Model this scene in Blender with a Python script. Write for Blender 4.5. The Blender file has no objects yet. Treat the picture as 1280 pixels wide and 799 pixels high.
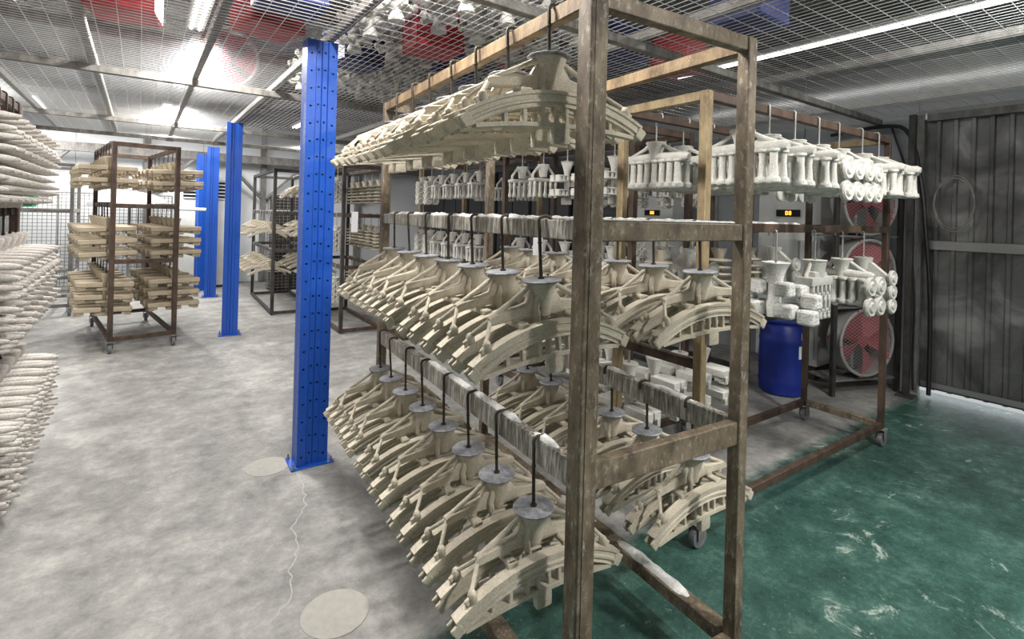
import bpy, bmesh, math, random
from mathutils import Vector, Matrix
random.seed(7)
S = bpy.context.scene
COL = S.collection
PI = math.pi

# ------------------------------------------------------------------ camera
cam_d = bpy.data.cameras.new('camera')
cam_d.sensor_width = 36.0
cam_d.lens = 36.0 * 647 / 1280
cam_d.shift_y = -0.102
cam_d.clip_start = 0.05
cam = bpy.data.objects.new('camera', cam_d)
COL.objects.link(cam)
CAM_H = 1.54
cam.matrix_world = Matrix.Translation((0, 0, CAM_H)) @ Matrix.Rotation(PI/2, 4, 'X') @ Matrix.Rotation(math.radians(1.55), 4, 'Z')
S.camera = cam

# ------------------------------------------------------------------ world, exposure
S.view_settings.view_transform = 'Standard'
S.view_settings.look = 'None'
S.view_settings.gamma = 1.0
S.view_settings.exposure = 0.45
w = bpy.data.worlds.new('daylight'); S.world = w
w.use_nodes = True
w.node_tree.nodes['Background'].inputs[0].default_value = (0.92, 0.96, 1.0, 1)
w.node_tree.nodes['Background'].inputs[1].default_value = 1.1

# room axes: u runs to the right wall, v runs to the back wall
D1 = Vector((-0.584, 0.812, 0)).normalized()
D2 = Vector((D1.y, -D1.x, 0))
ROOM = math.atan2(D2.y, D2.x)
def uv(u, v, z=0.0):
    p = D2*u + D1*v
    return Vector((p.x, p.y, z))

# lamps: tubes and panels hung between the wire canopy and the roof
def area(name, u, v, z, su, sv, power, col=(1, 0.97, 0.92)):
    d = bpy.data.lights.new(name, 'AREA'); d.shape = 'RECTANGLE'
    d.size = su; d.size_y = sv; d.energy = power; d.color = col
    o = bpy.data.objects.new(name, d); COL.objects.link(o)
    o.location = uv(u, v, z); o.rotation_euler = (0, 0, ROOM)
    return o
LAMPS = [  # u, v, length along v, watts
    (2.1, -1.3, 0.35, 108), (0.35, 4.6, 1.2, 78), (0.35, 7.2, 1.2, 80), (0.3, 9.9, 1.2, 85),
    (2.3, 9.6, 1.2, 50), (3.3, 5.2, 1.2, 6), (-1.3, 6.3, 1.2, 45), (-1.2, 2.6, 1.2, 26),
    (4.62, 1.8, 3.4, 7), (-1.3, 10.6, 1.2, 60), (0.62, 1.9, 0.45, 82), (3.1, 0.2, 0.35, 52)]
LAMP_Z = 3.05
for (lu, lv, ll, lw) in LAMPS:
    area('lamp_light', lu, lv, LAMP_Z - 0.035, 0.16, ll, lw)

# ------------------------------------------------------------------ materials
def newmat(name):
    m = bpy.data.materials.new(name); m.use_nodes = True
    nt = m.node_tree; b = nt.nodes['Principled BSDF']
    return m, nt, b
def N(nt, t, **kw):
    n = nt.nodes.new(t)
    for k, v in kw.items(): setattr(n, k, v)
    return n
def noise(nt, scale, detail=4, rough=0.6, vec=None, dist=0.0):
    n = N(nt, 'ShaderNodeTexNoise'); n.inputs['Scale'].default_value = scale
    n.inputs['Detail'].default_value = detail; n.inputs['Roughness'].default_value = rough
    n.inputs['Distortion'].default_value = dist
    if vec: nt.links.new(vec, n.inputs['Vector'])
    return n
def ramp(nt, fac, stops):
    r = N(nt, 'ShaderNodeValToRGB'); e = r.color_ramp.elements
    e[0].position = stops[0][0]; e[0].color = (*stops[0][1], 1)
    e[1].position = stops[-1][0]; e[1].color = (*stops[-1][1], 1)
    for p, c in stops[1:-1]:
        x = e.new(p); x.color = (*c, 1)
    nt.links.new(fac, r.inputs[0]); return r
def mix(nt, fac, a, b):
    m = N(nt, 'ShaderNodeMix', data_type='RGBA')
    for val, idx in ((fac, 0), (a, 6), (b, 7)):
        if isinstance(val, (int, float)): m.inputs[idx].default_value = val
        elif isinstance(val, tuple): m.inputs[idx].default_value = (*val, 1)
        else: nt.links.new(val, m.inputs[idx])
    return m.outputs[2]
def bump(nt, b, h, strength, dist=0.01):
    n = N(nt, 'ShaderNodeBump'); n.inputs['Strength'].default_value = strength
    n.inputs['Distance'].default_value = dist
    nt.links.new(h, n.inputs['Height']); nt.links.new(n.outputs[0], b.inputs['Normal'])
def coords(nt, kind='Object'):
    return N(nt, 'ShaderNodeTexCoord').outputs[kind]
def g(v): return (v, v, v)

def ceramic(name, c, gritty=0.5, grit=260, var=0.12):
    m, nt, b = newmat(name); v = coords(nt)
    n1 = noise(nt, 9, 5, 0.65, v); n2 = noise(nt, grit, 3, 0.7, v)
    dark = tuple(x*(1-var*2) for x in c)
    r = ramp(nt, n1.outputs[0], [(0.3, dark), (0.7, c)])
    r2 = ramp(nt, n2.outputs[0], [(0.3, g(0.72)), (0.65, g(1.06))])
    mm = N(nt, 'ShaderNodeMix', data_type='RGBA', blend_type='MULTIPLY'); mm.inputs[0].default_value = 1
    nt.links.new(r.outputs[0], mm.inputs[6]); nt.links.new(r2.outputs[0], mm.inputs[7])
    nt.links.new(mm.outputs[2], b.inputs['Base Color'])
    b.inputs['Roughness'].default_value = 0.9
    b.inputs['Specular IOR Level'].default_value = 0.2
    bump(nt, b, n2.outputs[0], gritty, 0.004)
    return m
CREAM = ceramic('cream_slurry', (0.64, 0.58, 0.47), 0.6, 220, 0.16)
CREAM2 = ceramic('tan_slurry', (0.55, 0.47, 0.35))
WHITE = ceramic('white_stucco', (0.74, 0.73, 0.68), 0.9, 170)
WHITE2 = ceramic('pale_rough_stucco', (0.80, 0.80, 0.77), 1.0, 110)
GREYW = ceramic('grey_white_stucco', (0.66, 0.62, 0.58), 1.0, 90)

def rust(name, base, light, fleck, amt=0.5, scale=14, metal=0.2, rough=0.65, fleckpos=0.62):
    m, nt, b = newmat(name); v = coords(nt)
    mp = N(nt, 'ShaderNodeMapping'); mp.inputs['Scale'].default_value = (1, 1, 0.45)
    nt.links.new(v, mp.inputs[0])
    n1 = noise(nt, scale, 8, 0.7, mp.outputs[0]); n2 = noise(nt, scale*4.2, 8, 0.78, mp.outputs[0])
    r = ramp(nt, n1.outputs[0], [(0.5-amt*0.3, base), (0.5+amt*0.3, light)])
    f = ramp(nt, n2.outputs[0], [(fleckpos-0.04, g(0)), (fleckpos+0.12, g(0.85))])
    c = mix(nt, f.outputs[0], r.outputs[0], fleck)
    nt.links.new(c, b.inputs['Base Color'])
    b.inputs['Roughness'].default_value = rough; b.inputs['Metallic'].default_value = metal
    bump(nt, b, n2.outputs[0], 0.5, 0.003)
    return m
RUST = rust('rusty_steel', (0.065, 0.045, 0.03), (0.24, 0.19, 0.13), (0.50, 0.47, 0.40), fleckpos=0.58)
RUSTT = rust('tan_flaking_steel', (0.16, 0.11, 0.06), (0.36, 0.28, 0.16), (0.5, 0.46, 0.36))
RUSTD = rust('dark_rust_steel', (0.035, 0.025, 0.02), (0.115, 0.072, 0.05), (0.30, 0.27, 0.22), fleckpos=0.70)
RUSTO = rust('orange_rust_steel', (0.12, 0.075, 0.04), (0.35, 0.25, 0.14), (0.55, 0.48, 0.38), fleckpos=0.6)
GREYST = rust('grey_steel', (0.12, 0.115, 0.11), (0.26, 0.25, 0.24), (0.4, 0.4, 0.4), fleckpos=0.72)
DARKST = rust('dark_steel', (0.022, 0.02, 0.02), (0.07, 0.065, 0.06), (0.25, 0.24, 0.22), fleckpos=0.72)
DUST = ceramic('white_plaster_dust', (0.80, 0.80, 0.78), 1.0, 60)

def streaky():
    m, nt, b = newmat('streaked_plaster_coating'); v = coords(nt)
    mp = N(nt, 'ShaderNodeMapping'); mp.inputs['Scale'].default_value = (1.0, 1.0, 0.12)
    nt.links.new(v, mp.inputs[0])
    n1 = noise(nt, 90, 4, 0.7, mp.outputs[0], 0.4); n2 = noise(nt, 5, 4, 0.6, v)
    r = ramp(nt, n1.outputs[0], [(0.35, (0.10, 0.085, 0.065)), (0.52, (0.30, 0.28, 0.24)), (0.68, (0.62, 0.61, 0.56))])
    f = ramp(nt, n2.outputs[0], [(0.56, g(0)), (0.68, g(1))])
    c = mix(nt, f.outputs[0], r.outputs[0], (0.13, 0.09, 0.055))
    nt.links.new(c, b.inputs['Base Color']); b.inputs['Roughness'].default_value = 0.85
    bump(nt, b, n1.outputs[0], 0.8, 0.006); return m
STREAK = streaky()

def plain(name, c, rough=0.5, metal=0.0, bumpy=0.0, scale=40, var=0.0):
    m, nt, b = newmat(name); v = coords(nt)
    n1 = noise(nt, scale, 4, 0.6, v)
    r = ramp(nt, n1.outputs[0], [(0.3, tuple(x*(1-var) for x in c)), (0.7, c)])
    nt.links.new(r.outputs[0], b.inputs['Base Color'])
    b.inputs['Roughness'].default_value = rough; b.inputs['Metallic'].default_value = metal
    if bumpy: bump(nt, b, n1.outputs[0], bumpy, 0.01)
    return m
BLUE = plain('blue_paint', (0.008, 0.075, 0.42), 0.38, 0, 0.0, 12, 0.15)
BLACKHOLE = plain('dark_inside', (0.01, 0.01, 0.014), 0.9)
LID = rust('grey_washer_plate', (0.16, 0.165, 0.18), (0.42, 0.43, 0.47), (0.75, 0.75, 0.74), scale=25, metal=0.3, rough=0.5)
HOOKM = rust('dark_hook_rod', (0.02, 0.016, 0.014), (0.09, 0.07, 0.05), (0.4, 0.38, 0.33), metal=0.4, fleckpos=0.66)
GALV = plain('galvanised_wire', (0.62, 0.63, 0.64), 0.35, 0.6)
BEAMM = rust('dull_steel_beam', (0.14, 0.13, 0.12), (0.32, 0.31, 0.29), (0.5, 0.5, 0.5), fleckpos=0.72)
RED = plain('red_plastic', (0.50, 0.035, 0.045), 0.45, 0, 0, 20, 0.2)
FANRED = plain('pale_red_blades', (0.45, 0.08, 0.10), 0.5, 0, 0, 20, 0.25)
NAVY = plain('navy_plastic', (0.02, 0.03, 0.12), 0.5)
DRUM = plain('blue_drum_plastic', (0.008, 0.03, 0.30), 0.4, 0, 0, 8, 0.4)
FANW = plain('pale_fan_steel', (0.42, 0.42, 0.41), 0.4, 0.3)
CABW = plain('off_white_enamel', (0.62, 0.63, 0.62), 0.4, 0, 0, 6, 0.12)
WALLW = plain('white_wall_panel', (0.74, 0.77, 0.80), 0.5, 0, 0.05, 3, 0.06)
WALLG = plain('grey_wall_panel', (0.30, 0.32, 0.34), 0.35, 0.2, 0.08, 3, 0.12)
RUBBER = plain('grey_wheel_rubber', (0.20, 0.21, 0.22), 0.6, 0, 0, 30, 0.3)
PAPER = plain('paper', (0.78, 0.79, 0.82), 0.8)
CABLE = plain('black_cable', (0.012, 0.012, 0.013), 0.5)
GREENM = plain('green_plastic', (0.02, 0.22, 0.10), 0.5)
CRACK = plain('pale_crack_filler', (0.50, 0.50, 0.47), 0.9, 0, 0.3, 60, 0.3)

def emis(name, c, s):
    m, nt, b = newmat(name)
    b.inputs['Base Color'].default_value = (*c, 1)
    b.inputs['Emission Color'].default_value = (*c, 1); b.inputs['Emission Strength'].default_value = s
    return m
TUBE = emis('lit_tube', (1, 0.98, 0.95), 2.2)
AMBER = emis('amber_digits', (1.0, 0.42, 0.03), 3)

def foil():
    m, nt, b = newmat('silver_foil'); v = coords(nt)
    n1 = noise(nt, 1.6, 5, 0.6, v, 0.6); n2 = noise(nt, 14, 4, 0.6, v, 0.5)
    r = ramp(nt, n1.outputs[0], [(0.35, g(0.16)), (0.65, g(0.44))])
    nt.links.new(r.outputs[0], b.inputs['Base Color'])
    b.inputs['Metallic'].default_value = 0.75; b.inputs['Roughness'].default_value = 0.22
    add = N(nt, 'ShaderNodeMath', operation='ADD')
    nt.links.new(n1.outputs[0], add.inputs[0]); nt.links.new(n2.outputs[0], add.inputs[1])
    bump(nt, b, add.outputs[0], 0.9, 0.05); return m
FOIL = foil()

def door_metal():
    m, nt, b = newmat('smeared_galvanised_sheet'); v = coords(nt)
    n1 = noise(nt, 2.2, 6, 0.6, v, 0.8); n2 = noise(nt, 40, 3, 0.6, v)
    r = ramp(nt, n1.outputs[0], [(0.35, (0.10, 0.10, 0.10)), (0.52, (0.20, 0.20, 0.20)), (0.68, (0.40, 0.40, 0.40))])
    nt.links.new(r.outputs[0], b.inputs['Base Color'])
    b.inputs['Metallic'].default_value = 0.65; b.inputs['Roughness'].default_value = 0.38
    bump(nt, b, n2.outputs[0], 0.1, 0.005); return m
DOORM = door_metal()

def floor_mat():
    m, nt, b = newmat('concrete_and_green_epoxy'); v = coords(nt)   # object space is room space (x=u, y=v)
    sep = N(nt, 'ShaderNodeSeparateXYZ'); nt.links.new(v, sep.inputs[0])
    big = noise(nt, 1.1, 8, 0.62, v, 0.4); mid = noise(nt, 4.2, 12, 0.80, v, 0.1); fine = noise(nt, 60, 4, 0.75, v)
    conc = ramp(nt, mid.outputs[0], [(0.34, (0.15, 0.15, 0.145)), (0.5, (0.275, 0.272, 0.26)), (0.66, (0.43, 0.425, 0.40))])
    patch = ramp(nt, big.outputs[0], [(0.38, g(0.82)), (0.64, g(1.08))])
    cm = N(nt, 'ShaderNodeMix', data_type='RGBA', blend_type='MULTIPLY'); cm.inputs[0].default_value = 1
    nt.links.new(conc.outputs[0], cm.inputs[6]); nt.links.new(patch.outputs[0], cm.inputs[7])
    grn = ramp(nt, mid.outputs[0], [(0.34, (0.018, 0.052, 0.043)), (0.52, (0.042, 0.105, 0.087)), (0.68, (0.12, 0.215, 0.18))])
    # pale scuffs and specks of dried slurry
    sp = ramp(nt, fine.outputs[0], [(0.60, g(0)), (0.74, g(0.55))])
    g1 = mix(nt, sp.outputs[0], grn.outputs[0], (0.33, 0.46, 0.41))
    sc = noise(nt, 3.0, 9, 0.78, v, 1.0)
    scr = ramp(nt, sc.outputs[0], [(0.60, g(0)), (0.66, g(0.85))])
    g2 = mix(nt, scr.outputs[0], g1, (0.42, 0.50, 0.45))
    # wavering paint edge across the room
    wob = N(nt, 'ShaderNodeMath', operation='MULTIPLY_ADD'); wob.inputs[1].default_value = 0.25; wob.inputs[2].default_value = -0.125
    nt.links.new(mid.outputs[0], wob.inputs[0])
    s = N(nt, 'ShaderNodeMath', operation='ADD'); nt.links.new(sep.outputs[1], s.inputs[0]); nt.links.new(wob.outputs[0], s.inputs[1])
    edge = N(nt, 'ShaderNodeMapRange'); edge.inputs[1].default_value = 1.62; edge.inputs[2].default_value = 1.72
    nt.links.new(s.outputs[0], edge.inputs[0])
    fin = mix(nt, edge.outputs[0], g2, cm.outputs[2])
    nt.links.new(fin, b.inputs['Base Color'])
    rg = N(nt, 'ShaderNodeMapRange'); rg.inputs[3].default_value = 0.27; rg.inputs[4].default_value = 0.62
    nt.links.new(edge.outputs[0], rg.inputs[0]); nt.links.new(rg.outputs[0], b.inputs['Roughness'])
    add = N(nt, 'ShaderNodeMath', operation='ADD'); nt.links.new(mid.outputs[0], add.inputs[0]); nt.links.new(fine.outputs[0], add.inputs[1])
    bump(nt, b, add.outputs[0], 0.35, 0.006); return m
FLOORM = floor_mat()

# ------------------------------------------------------------------ geometry helpers
class G:
    def __init__(s): s.b = bmesh.new()
    def _geo(s, fn):
        fn(); return s
    def box(s, c, size, rot=None, bev=0.0, seg=1):
        M = Matrix.Translation(c) @ (rot.to_4x4() if rot else Matrix.Identity(4)) @ Matrix.Diagonal((*size, 1))
        r = bmesh.ops.create_cube(s.b, size=1.0, matrix=M)
        if bev:
            es = list({e for v in r['verts'] for e in v.link_edges})
            bmesh.ops.bevel(s.b, geom=es, offset=bev, segments=seg, profile=0.7, affect='EDGES')
        return s
    def bar(s, p0, p1, w, h, bev=0.0, up=(0, 0, 1)):
        p0 = Vector(p0); p1 = Vector(p1); d = p1-p0; L = d.length; y = d/L
        upv = Vector(up)
        if abs(y.dot(upv)) > 0.98: upv = Vector((1, 0, 0))
        x = y.cross(upv).normalized(); z = x.cross(y)
        R = Matrix((x, y, z)).transposed()
        return s.box((p0+p1)/2, (w, L, h), R, bev)
    def ring(s, c, ax, r, n, sx=1.0, ref=None):
        ax = Vector(ax).normalized(); ref = Vector(ref) if ref else (Vector((0, 0, 1)) if abs(ax.z) < 0.9 else Vector((1, 0, 0)))
        x = ref.cross(ax).normalized(); y = ax.cross(x)
        return [s.b.verts.new(Vector(c) + x*math.cos(2*PI*i/n)*r*sx + y*math.sin(2*PI*i/n)*r) for i in range(n)]
    def skin(s, rings, caps=True, closed=False):
        n = len(rings[0]); m = len(rings)
        for j in range(m if closed else m-1):
            a = rings[j]; b = rings[(j+1) % m]
            for i in range(n):
                s.b.faces.new((a[i], a[(i+1) % n], b[(i+1) % n], b[i]))
        if caps and not closed:
            s.b.faces.new(list(reversed(rings[0]))); s.b.faces.new(rings[-1])
        return s
    def tube(s, pts, r, n=8, closed=False):
        pts = [Vector(p) for p in pts]; rs = r if isinstance(r, (list, tuple)) else [r]*len(pts)
        rings = []; k = len(pts); ref = None
        for i, p in enumerate(pts):
            a = pts[(i-1) % k] if (closed or i > 0) else p; b_ = pts[(i+1) % k] if (closed or i < k-1) else p
            t = (b_-a).normalized()
            if ref is None: ref = Vector((0, 0, 1)) if abs(t.z) < 0.9 else Vector((0, 1, 0))
            x = ref.cross(t)
            if x.length < 1e-4: x = Vector((1, 0, 0)).cross(t)
            x.normalize(); y = t.cross(x); ref = y
            rings.append([s.b.verts.new(p + x*math.cos(2*PI*q/n)*rs[i] + y*math.sin(2*PI*q/n)*rs[i]) for q in range(n)])
        return s.skin(rings, True, closed)
    def lathe(s, prof, c=(0, 0, 0), n=20, ax=(0, 0, 1)):
        c = Vector(c); ax = Vector(ax).normalized()
        rings = [s.ring(c+ax*z, ax, max(r, 0.0004), n) for r, z in prof]
        return s.skin(rings)
    def sweep(s, sec, frames):
        """sec: [(a,b)], frames: [(p, X, Z)]"""
        rings = [[s.b.verts.new(p + X*a + Z*b_) for a, b_ in sec] for p, X, Z in frames]
        return s.skin(rings)
    def ball(s, c, r, sc=(1, 1, 1), u=10, v=7, rot=None):
        M = Matrix.Translation(c) @ (rot.to_4x4() if rot else Matrix.Identity(4)) @ Matrix.Diagonal((*sc, 1))
        bmesh.ops.create_uvsphere(s.b, u_segments=u, v_segments=v, radius=r, matrix=M); return s
    def jitter(s, amt, seed=1):
        rnd = random.Random(seed)
        for v in s.b.verts: v.co += Vector((rnd.uniform(-1, 1), rnd.uniform(-1, 1), rnd.uniform(-1, 1)))*amt
        return s
    def mesh(s, name, mat, ang=38, flat=False):
        if not flat: bmesh.ops.recalc_face_normals(s.b, faces=s.b.faces)
        me = bpy.data.meshes.new(name); s.b.to_mesh(me); s.b.free()
        me.polygons.foreach_set('use_smooth', [not flat]*len(me.polygons))
        if not flat: me.set_sharp_from_angle(angle=math.radians(ang))
        me.materials.append(mat); return me
def fl(g_, mat_flat=True): return g_

def link(name, me, parent=None, loc=(0, 0, 0), rotz=0, label=None, kind=None, rot=None):
    o = bpy.data.objects.new(name, me); COL.objects.link(o)
    if parent: o.parent = parent
    o.location = loc; o.rotation_euler = rot if rot else (0, 0, rotz)
    if label: o['label'] = label
    if kind: o['kind'] = kind
    return o
def thing(name, label, cat, loc=(0, 0, 0), rotz=0, group=None, rot=None):
    o = link(name, None, None, loc, rotz, label, rot=rot); o['category'] = cat
    if group: o['group'] = group
    return o
def struct(name, gm, mat, loc=(0, 0, 0), rotz=0):
    return link(name, gm.mesh(name, mat), None, loc, rotz, kind='structure')

class Proto:
    """list of parts sharing meshes; put() makes an Empty and one object per part"""
    def __init__(s, name, cat): s.name = name; s.cat = cat; s.parts = []
    def add(s, pname, me, loc=(0, 0, 0), rot=(0, 0, 0), par=None, label=None):
        s.parts.append((pname, me, loc, rot, par, label)); return len(s.parts)-1
    def put(s, loc, rotz, label, group=None, skip=(), rot=None, sx=1.0):
        r = thing(s.name, label, s.cat, loc, rotz, group, rot)
        r.scale = (sx, 1, 1)
        obs = []
        for (pn, me, l, ro, par, lab) in s.parts:
            if pn in skip: obs.append(None); continue
            obs.append(link(pn, me, obs[par] if par is not None else r, l, rot=ro, label=lab))
        return r

ORD = ['first', 'second', 'third', 'fourth', 'fifth', 'sixth', 'seventh', 'eighth', 'ninth', 'tenth', 'eleventh', 'twelfth']

# ------------------------------------------------------------------ setting
U0, U1, V0, V1, ROOF = -2.9, 5.9, -3.2, 12.0, 3.3
gm = G().box(((U0+U1)/2, (V0+V1)/2, -0.05), (U1-U0+0.2, V1-V0+0.2, 0.1))
fo = struct('floor', gm, FLOORM, rotz=ROOM)
# round pale plugs set in the concrete, and filled cracks
for k, (x, y, r) in enumerate(((-0.635, 1.98, 0.125), (-1.42, 3.09, 0.12))):
    p = fo.matrix_world.inverted()
    uu = Vector((x, y, 0)).dot(D2); vv = Vector((x, y, 0)).dot(D1)
    link('floor_plug', G().lathe([(r, 0), (r, 0.002), (r*0.96, 0.004)], n=36).mesh('floor_plug', plain('plug_cement_%d' % k, (0.40, 0.39, 0.355), 0.8, 0, 0.3, 30, 0.15)), fo, (uu, vv, 0))
crk = G()
pts = [(-1.21, 3.02), (-1.10, 2.85), (-1.04, 2.7), (-1.02, 2.5), (-0.93, 2.35), (-0.90, 2.2), (-0.84, 2.05), (-0.86, 1.9)]
rnd = random.Random(3)
path = []
for i in range(len(pts)-1):
    for k in range(5):
        t = k/5; x = pts[i][0]*(1-t)+pts[i+1][0]*t+rnd.uniform(-.012, .012); y = pts[i][1]*(1-t)+pts[i+1][1]*t
        q = Vector((x, y, 0)); path.append((q.dot(D2), q.dot(D1), 0.0))
for a, b_ in zip(path, path[1:]):
    crk.bar((a[0], a[1], 0.0003), (b_[0], b_[1], 0.0003), 0.0045, 0.0012)
link('crack_filler', crk.mesh('crack_filler', CRACK), fo)

def room_wall(name, c, size, mat, panels=None):
    o = struct(name, G().box(c, size), mat, rotz=ROOM)
    if panels:
        axis, a0, a1, n, face, z1, pm = panels
        wd = (a1-a0)/n
        if axis == 'u': me = G().box((0, 0, z1/2), (wd-0.008, 0.02, z1-0.01), bev=0.003).mesh('wall_panel', pm)
        else: me = G().box((0, 0, z1/2), (0.02, wd-0.008, z1-0.01), bev=0.003).mesh('wall_panel', pm)
        for k in range(n):
            a = a0+wd*(k+0.5)
            link('panel', me, o, (a, face, 0) if axis == 'u' else (face, a, 0))
    return o
room_wall('wall_back', ((U0+U1)/2, V1+0.06, ROOF/2), (U1-U0+0.2, 0.08, ROOF), WALLW, ('u', U0, U1, 9, V1+0.01, ROOF, WALLW))
room_wall('wall_left', (U0-0.06, (V0+V1)/2, ROOF/2), (0.08, V1-V0, ROOF), WALLW, ('v', V0, V1, 15, U0-0.01, ROOF, WALLW))
room_wall('wall_front', ((U0+U1)/2, V0-0.06, ROOF/2), (U1-U0+0.2, 0.08, ROOF), WALLW)
DV0, DV1, DZ = -0.75, 1.70, 2.60
room_wall('wall_right', (U1+0.06, (DV1+V1)/2, ROOF/2), (0.08, V1-DV1, ROOF), WALLG, ('v', DV1+0.02, V1, 10, U1+0.01, ROOF, WALLG))
room_wall('wall_right', (U1+0.06, (V0+DV0)/2, ROOF/2), (0.08, DV0-V0, ROOF), WALLG)
room_wall('wall_right', (U1+0.06, (DV0+DV1)/2, (DZ+ROOF)/2), (0.08, DV1-DV0, ROOF-DZ), WALLG)
# roof lining
ro = struct('ceiling', G().box(((U0+U1)/2, (V0+V1)/2, ROOF+0.04), (U1-U0+0.2, V1-V0+0.2, 0.08)), FOIL, rotz=ROOM)
me = G().box((0, 0, 0), (U1-U0, 0.06, 0.09), bev=0.004).mesh('purlin', BEAMM)
for k in range(9): link('purlin', me, ro, ((U0+U1)/2, V0+1.0+1.75*k, ROOF-0.045))
rnd = random.Random(9)
# yard outside the door
struct('ground', G().box((U1+3.2, 0.5, -0.07), (6.2, 12, 0.1)), plain('yard_concrete', (0.6, 0.6, 0.58), 0.8), rotz=ROOM)

# door: corrugated sheet leaves
def corr_sheet(v0, v1, z0, z1, pitch=0.122, rib=0.03, depth=0.024):
    q = G(); pr = []; v = v0
    while v < v1:
        for a, d in ((0, 0), (pitch-rib-0.012, 0), (pitch-rib-0.004, -depth), (pitch-0.008, -depth)):
            if v+a < v1: pr.append((v+a, d))
        v += pitch
    pr.append((v1, 0))
    front = [(q.b.verts.new((d, a, z0)), q.b.verts.new((d, a, z1))) for a, d in pr]
    back = [(q.b.verts.new((d+0.004, a, z0)), q.b.verts.new((d+0.004, a, z1))) for a, d in pr]
    for i in range(len(pr)-1):
        q.b.faces.new((front[i][0], front[i+1][0], front[i+1][1], front[i][1]))
        q.b.faces.new((back[i][1], back[i+1][1], back[i+1][0], back[i][0]))
        q.b.faces.new((front[i][1], front[i+1][1], back[i+1][1], back[i][1]))
        q.b.faces.new((front[i+1][0], front[i][0], back[i][0], back[i+1][0]))
    return q
do = struct('door_1', corr_sheet(DV0+0.02, DV1-0.02, 0.055, 2.53), DOORM, (uv(U1-0.0, 0)), ROOM)
for nm, c, sz in (('door_rail', (-0.035, (DV0+DV1)/2, 1.37), (0.02, DV1-DV0-0.12, 0.085)),
                  ('door_rail', (-0.035, (DV0+DV1)/2, 2.55), (0.03, DV1-DV0-0.1, 0.10)),
                  ('door_rail', (-0.03, (DV0+DV1)/2, 0.10), (0.012, DV1-DV0-0.1, 0.05))):
    link(nm, G().box((0, 0, 0), sz, bev=0.004).mesh(nm, plain('bright_door_rail', (0.42, 0.42, 0.42), 0.3, 0.7) if c[2] < 2 else GREYST), do, c)
for k, vv in enumerate((DV1, DV0)):
    link('door_jamb', G().box((0, 0, 1.3), (0.07, 0.06, 2.6), bev=0.004).mesh('door_jamb', GREYST), do, (-0.01, vv, 0))

# ------------------------------------------------------------------ wire canopy
MZ = 2.57
can = thing('wire_canopy', 'galvanised wire mesh canopy on steel beams spanning the whole room above the racks', 'canopy', uv(0, 0, MZ), ROOM)
def wire(g_, a, b_, r=0.0019):
    d = (Vector(b_)-Vector(a)).normalized(); x = d.cross(Vector((0, 0, 1))).normalized()*r; z = Vector((0, 0, r))
    A = [g_.b.verts.new(Vector(a)+k) for k in (x, z, -x, -z)]; B_ = [g_.b.verts.new(Vector(b_)+k) for k in (x, z, -x, -z)]
    for i in range(4): g_.b.faces.new((A[i], A[(i+1) % 4], B_[(i+1) % 4], B_[i]))
MU0, MU1, MV0, MV1, MUS = U0+0.05, U1-0.06, -1.8, 9.3, 0.93
q = G(); v = MV0
while v < MV1: wire(q, (MU0, v, 0), (MUS, v, 0), 0.0023); v += 0.05
v = MV0
while v < MV1: wire(q, (MUS, v, 0), (MU1, v, 0), 0.0019); v += 0.10
link('cross_wires', q.mesh('cross_wires', GALV), can, kind='stuff')
q = G(); u = MU0
while u < MUS: wire(q, (u, MV0, -0.004), (u, MV1, -0.004), 0.0019); u += 0.105
u = MUS
while u < MU1: wire(q, (u, MV0, -0.004), (u, MV1, -0.004), 0.0023); u += 0.045
link('long_wires', q.mesh('long_wires', GALV), can, kind='stuff')
LB = G().box((0, (MV0+MV1)/2, 0.0), (0.045, MV1-MV0, 0.05), bev=0.003).mesh('long_beam', BEAMM)
for u in (-2.1, -0.95, -0.30, 0.34, 0.93, 2.35, 3.8, 5.2): link('long_beam', LB, can, (u, 0, 0.03))
CB = G().box(((MU0+MU1)/2, 0, 0.0), (MU1-MU0, 0.05, 0.05), bev=0.003).mesh('cross_beam', BEAMM)
for v in (-0.6, 2.02, 4.9, 7.6, 9.25): link('cross_beam', CB, can, (0, v, -0.035))
# brackets where the beams meet
bk = G().box((0, 0, 0), (0.10, 0.03, 0.05), bev=0.004).mesh('bracket', GREYST)
for u in (0.34, 0.93):
    for v in (7.6, 9.25): link('bracket', bk, can, (u, v-0.05, -0.05))

# wall tie beam with knee braces at the back
tb = thing('wall_truss', 'grey steel tie beam with knee braces across the top of the back wall', 'beam', uv(0, V1-0.35, 0), ROOM)
link('tie_beam', G().box(((U0+U1)/2, 0, 2.52), (U1-U0-0.1, 0.08, 0.16), bev=0.005).mesh('tie_beam', GREYST), tb)
for u in (-1.75, 0.1, 2.1, 4.1):
    link('stanchion', G().box((u, 0.25, 1.65), (0.10, 0.10, 3.28), bev=0.004).mesh('stanchion', GREYST), tb)
    for s_ in (-1, 1):
        link('knee_brace', G().bar((u+0.05*s_, 0.2, 1.75), (u+0.75*s_, 0.0, 2.47), 0.06, 0.05).mesh('knee_brace', GREYST), tb)

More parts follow.
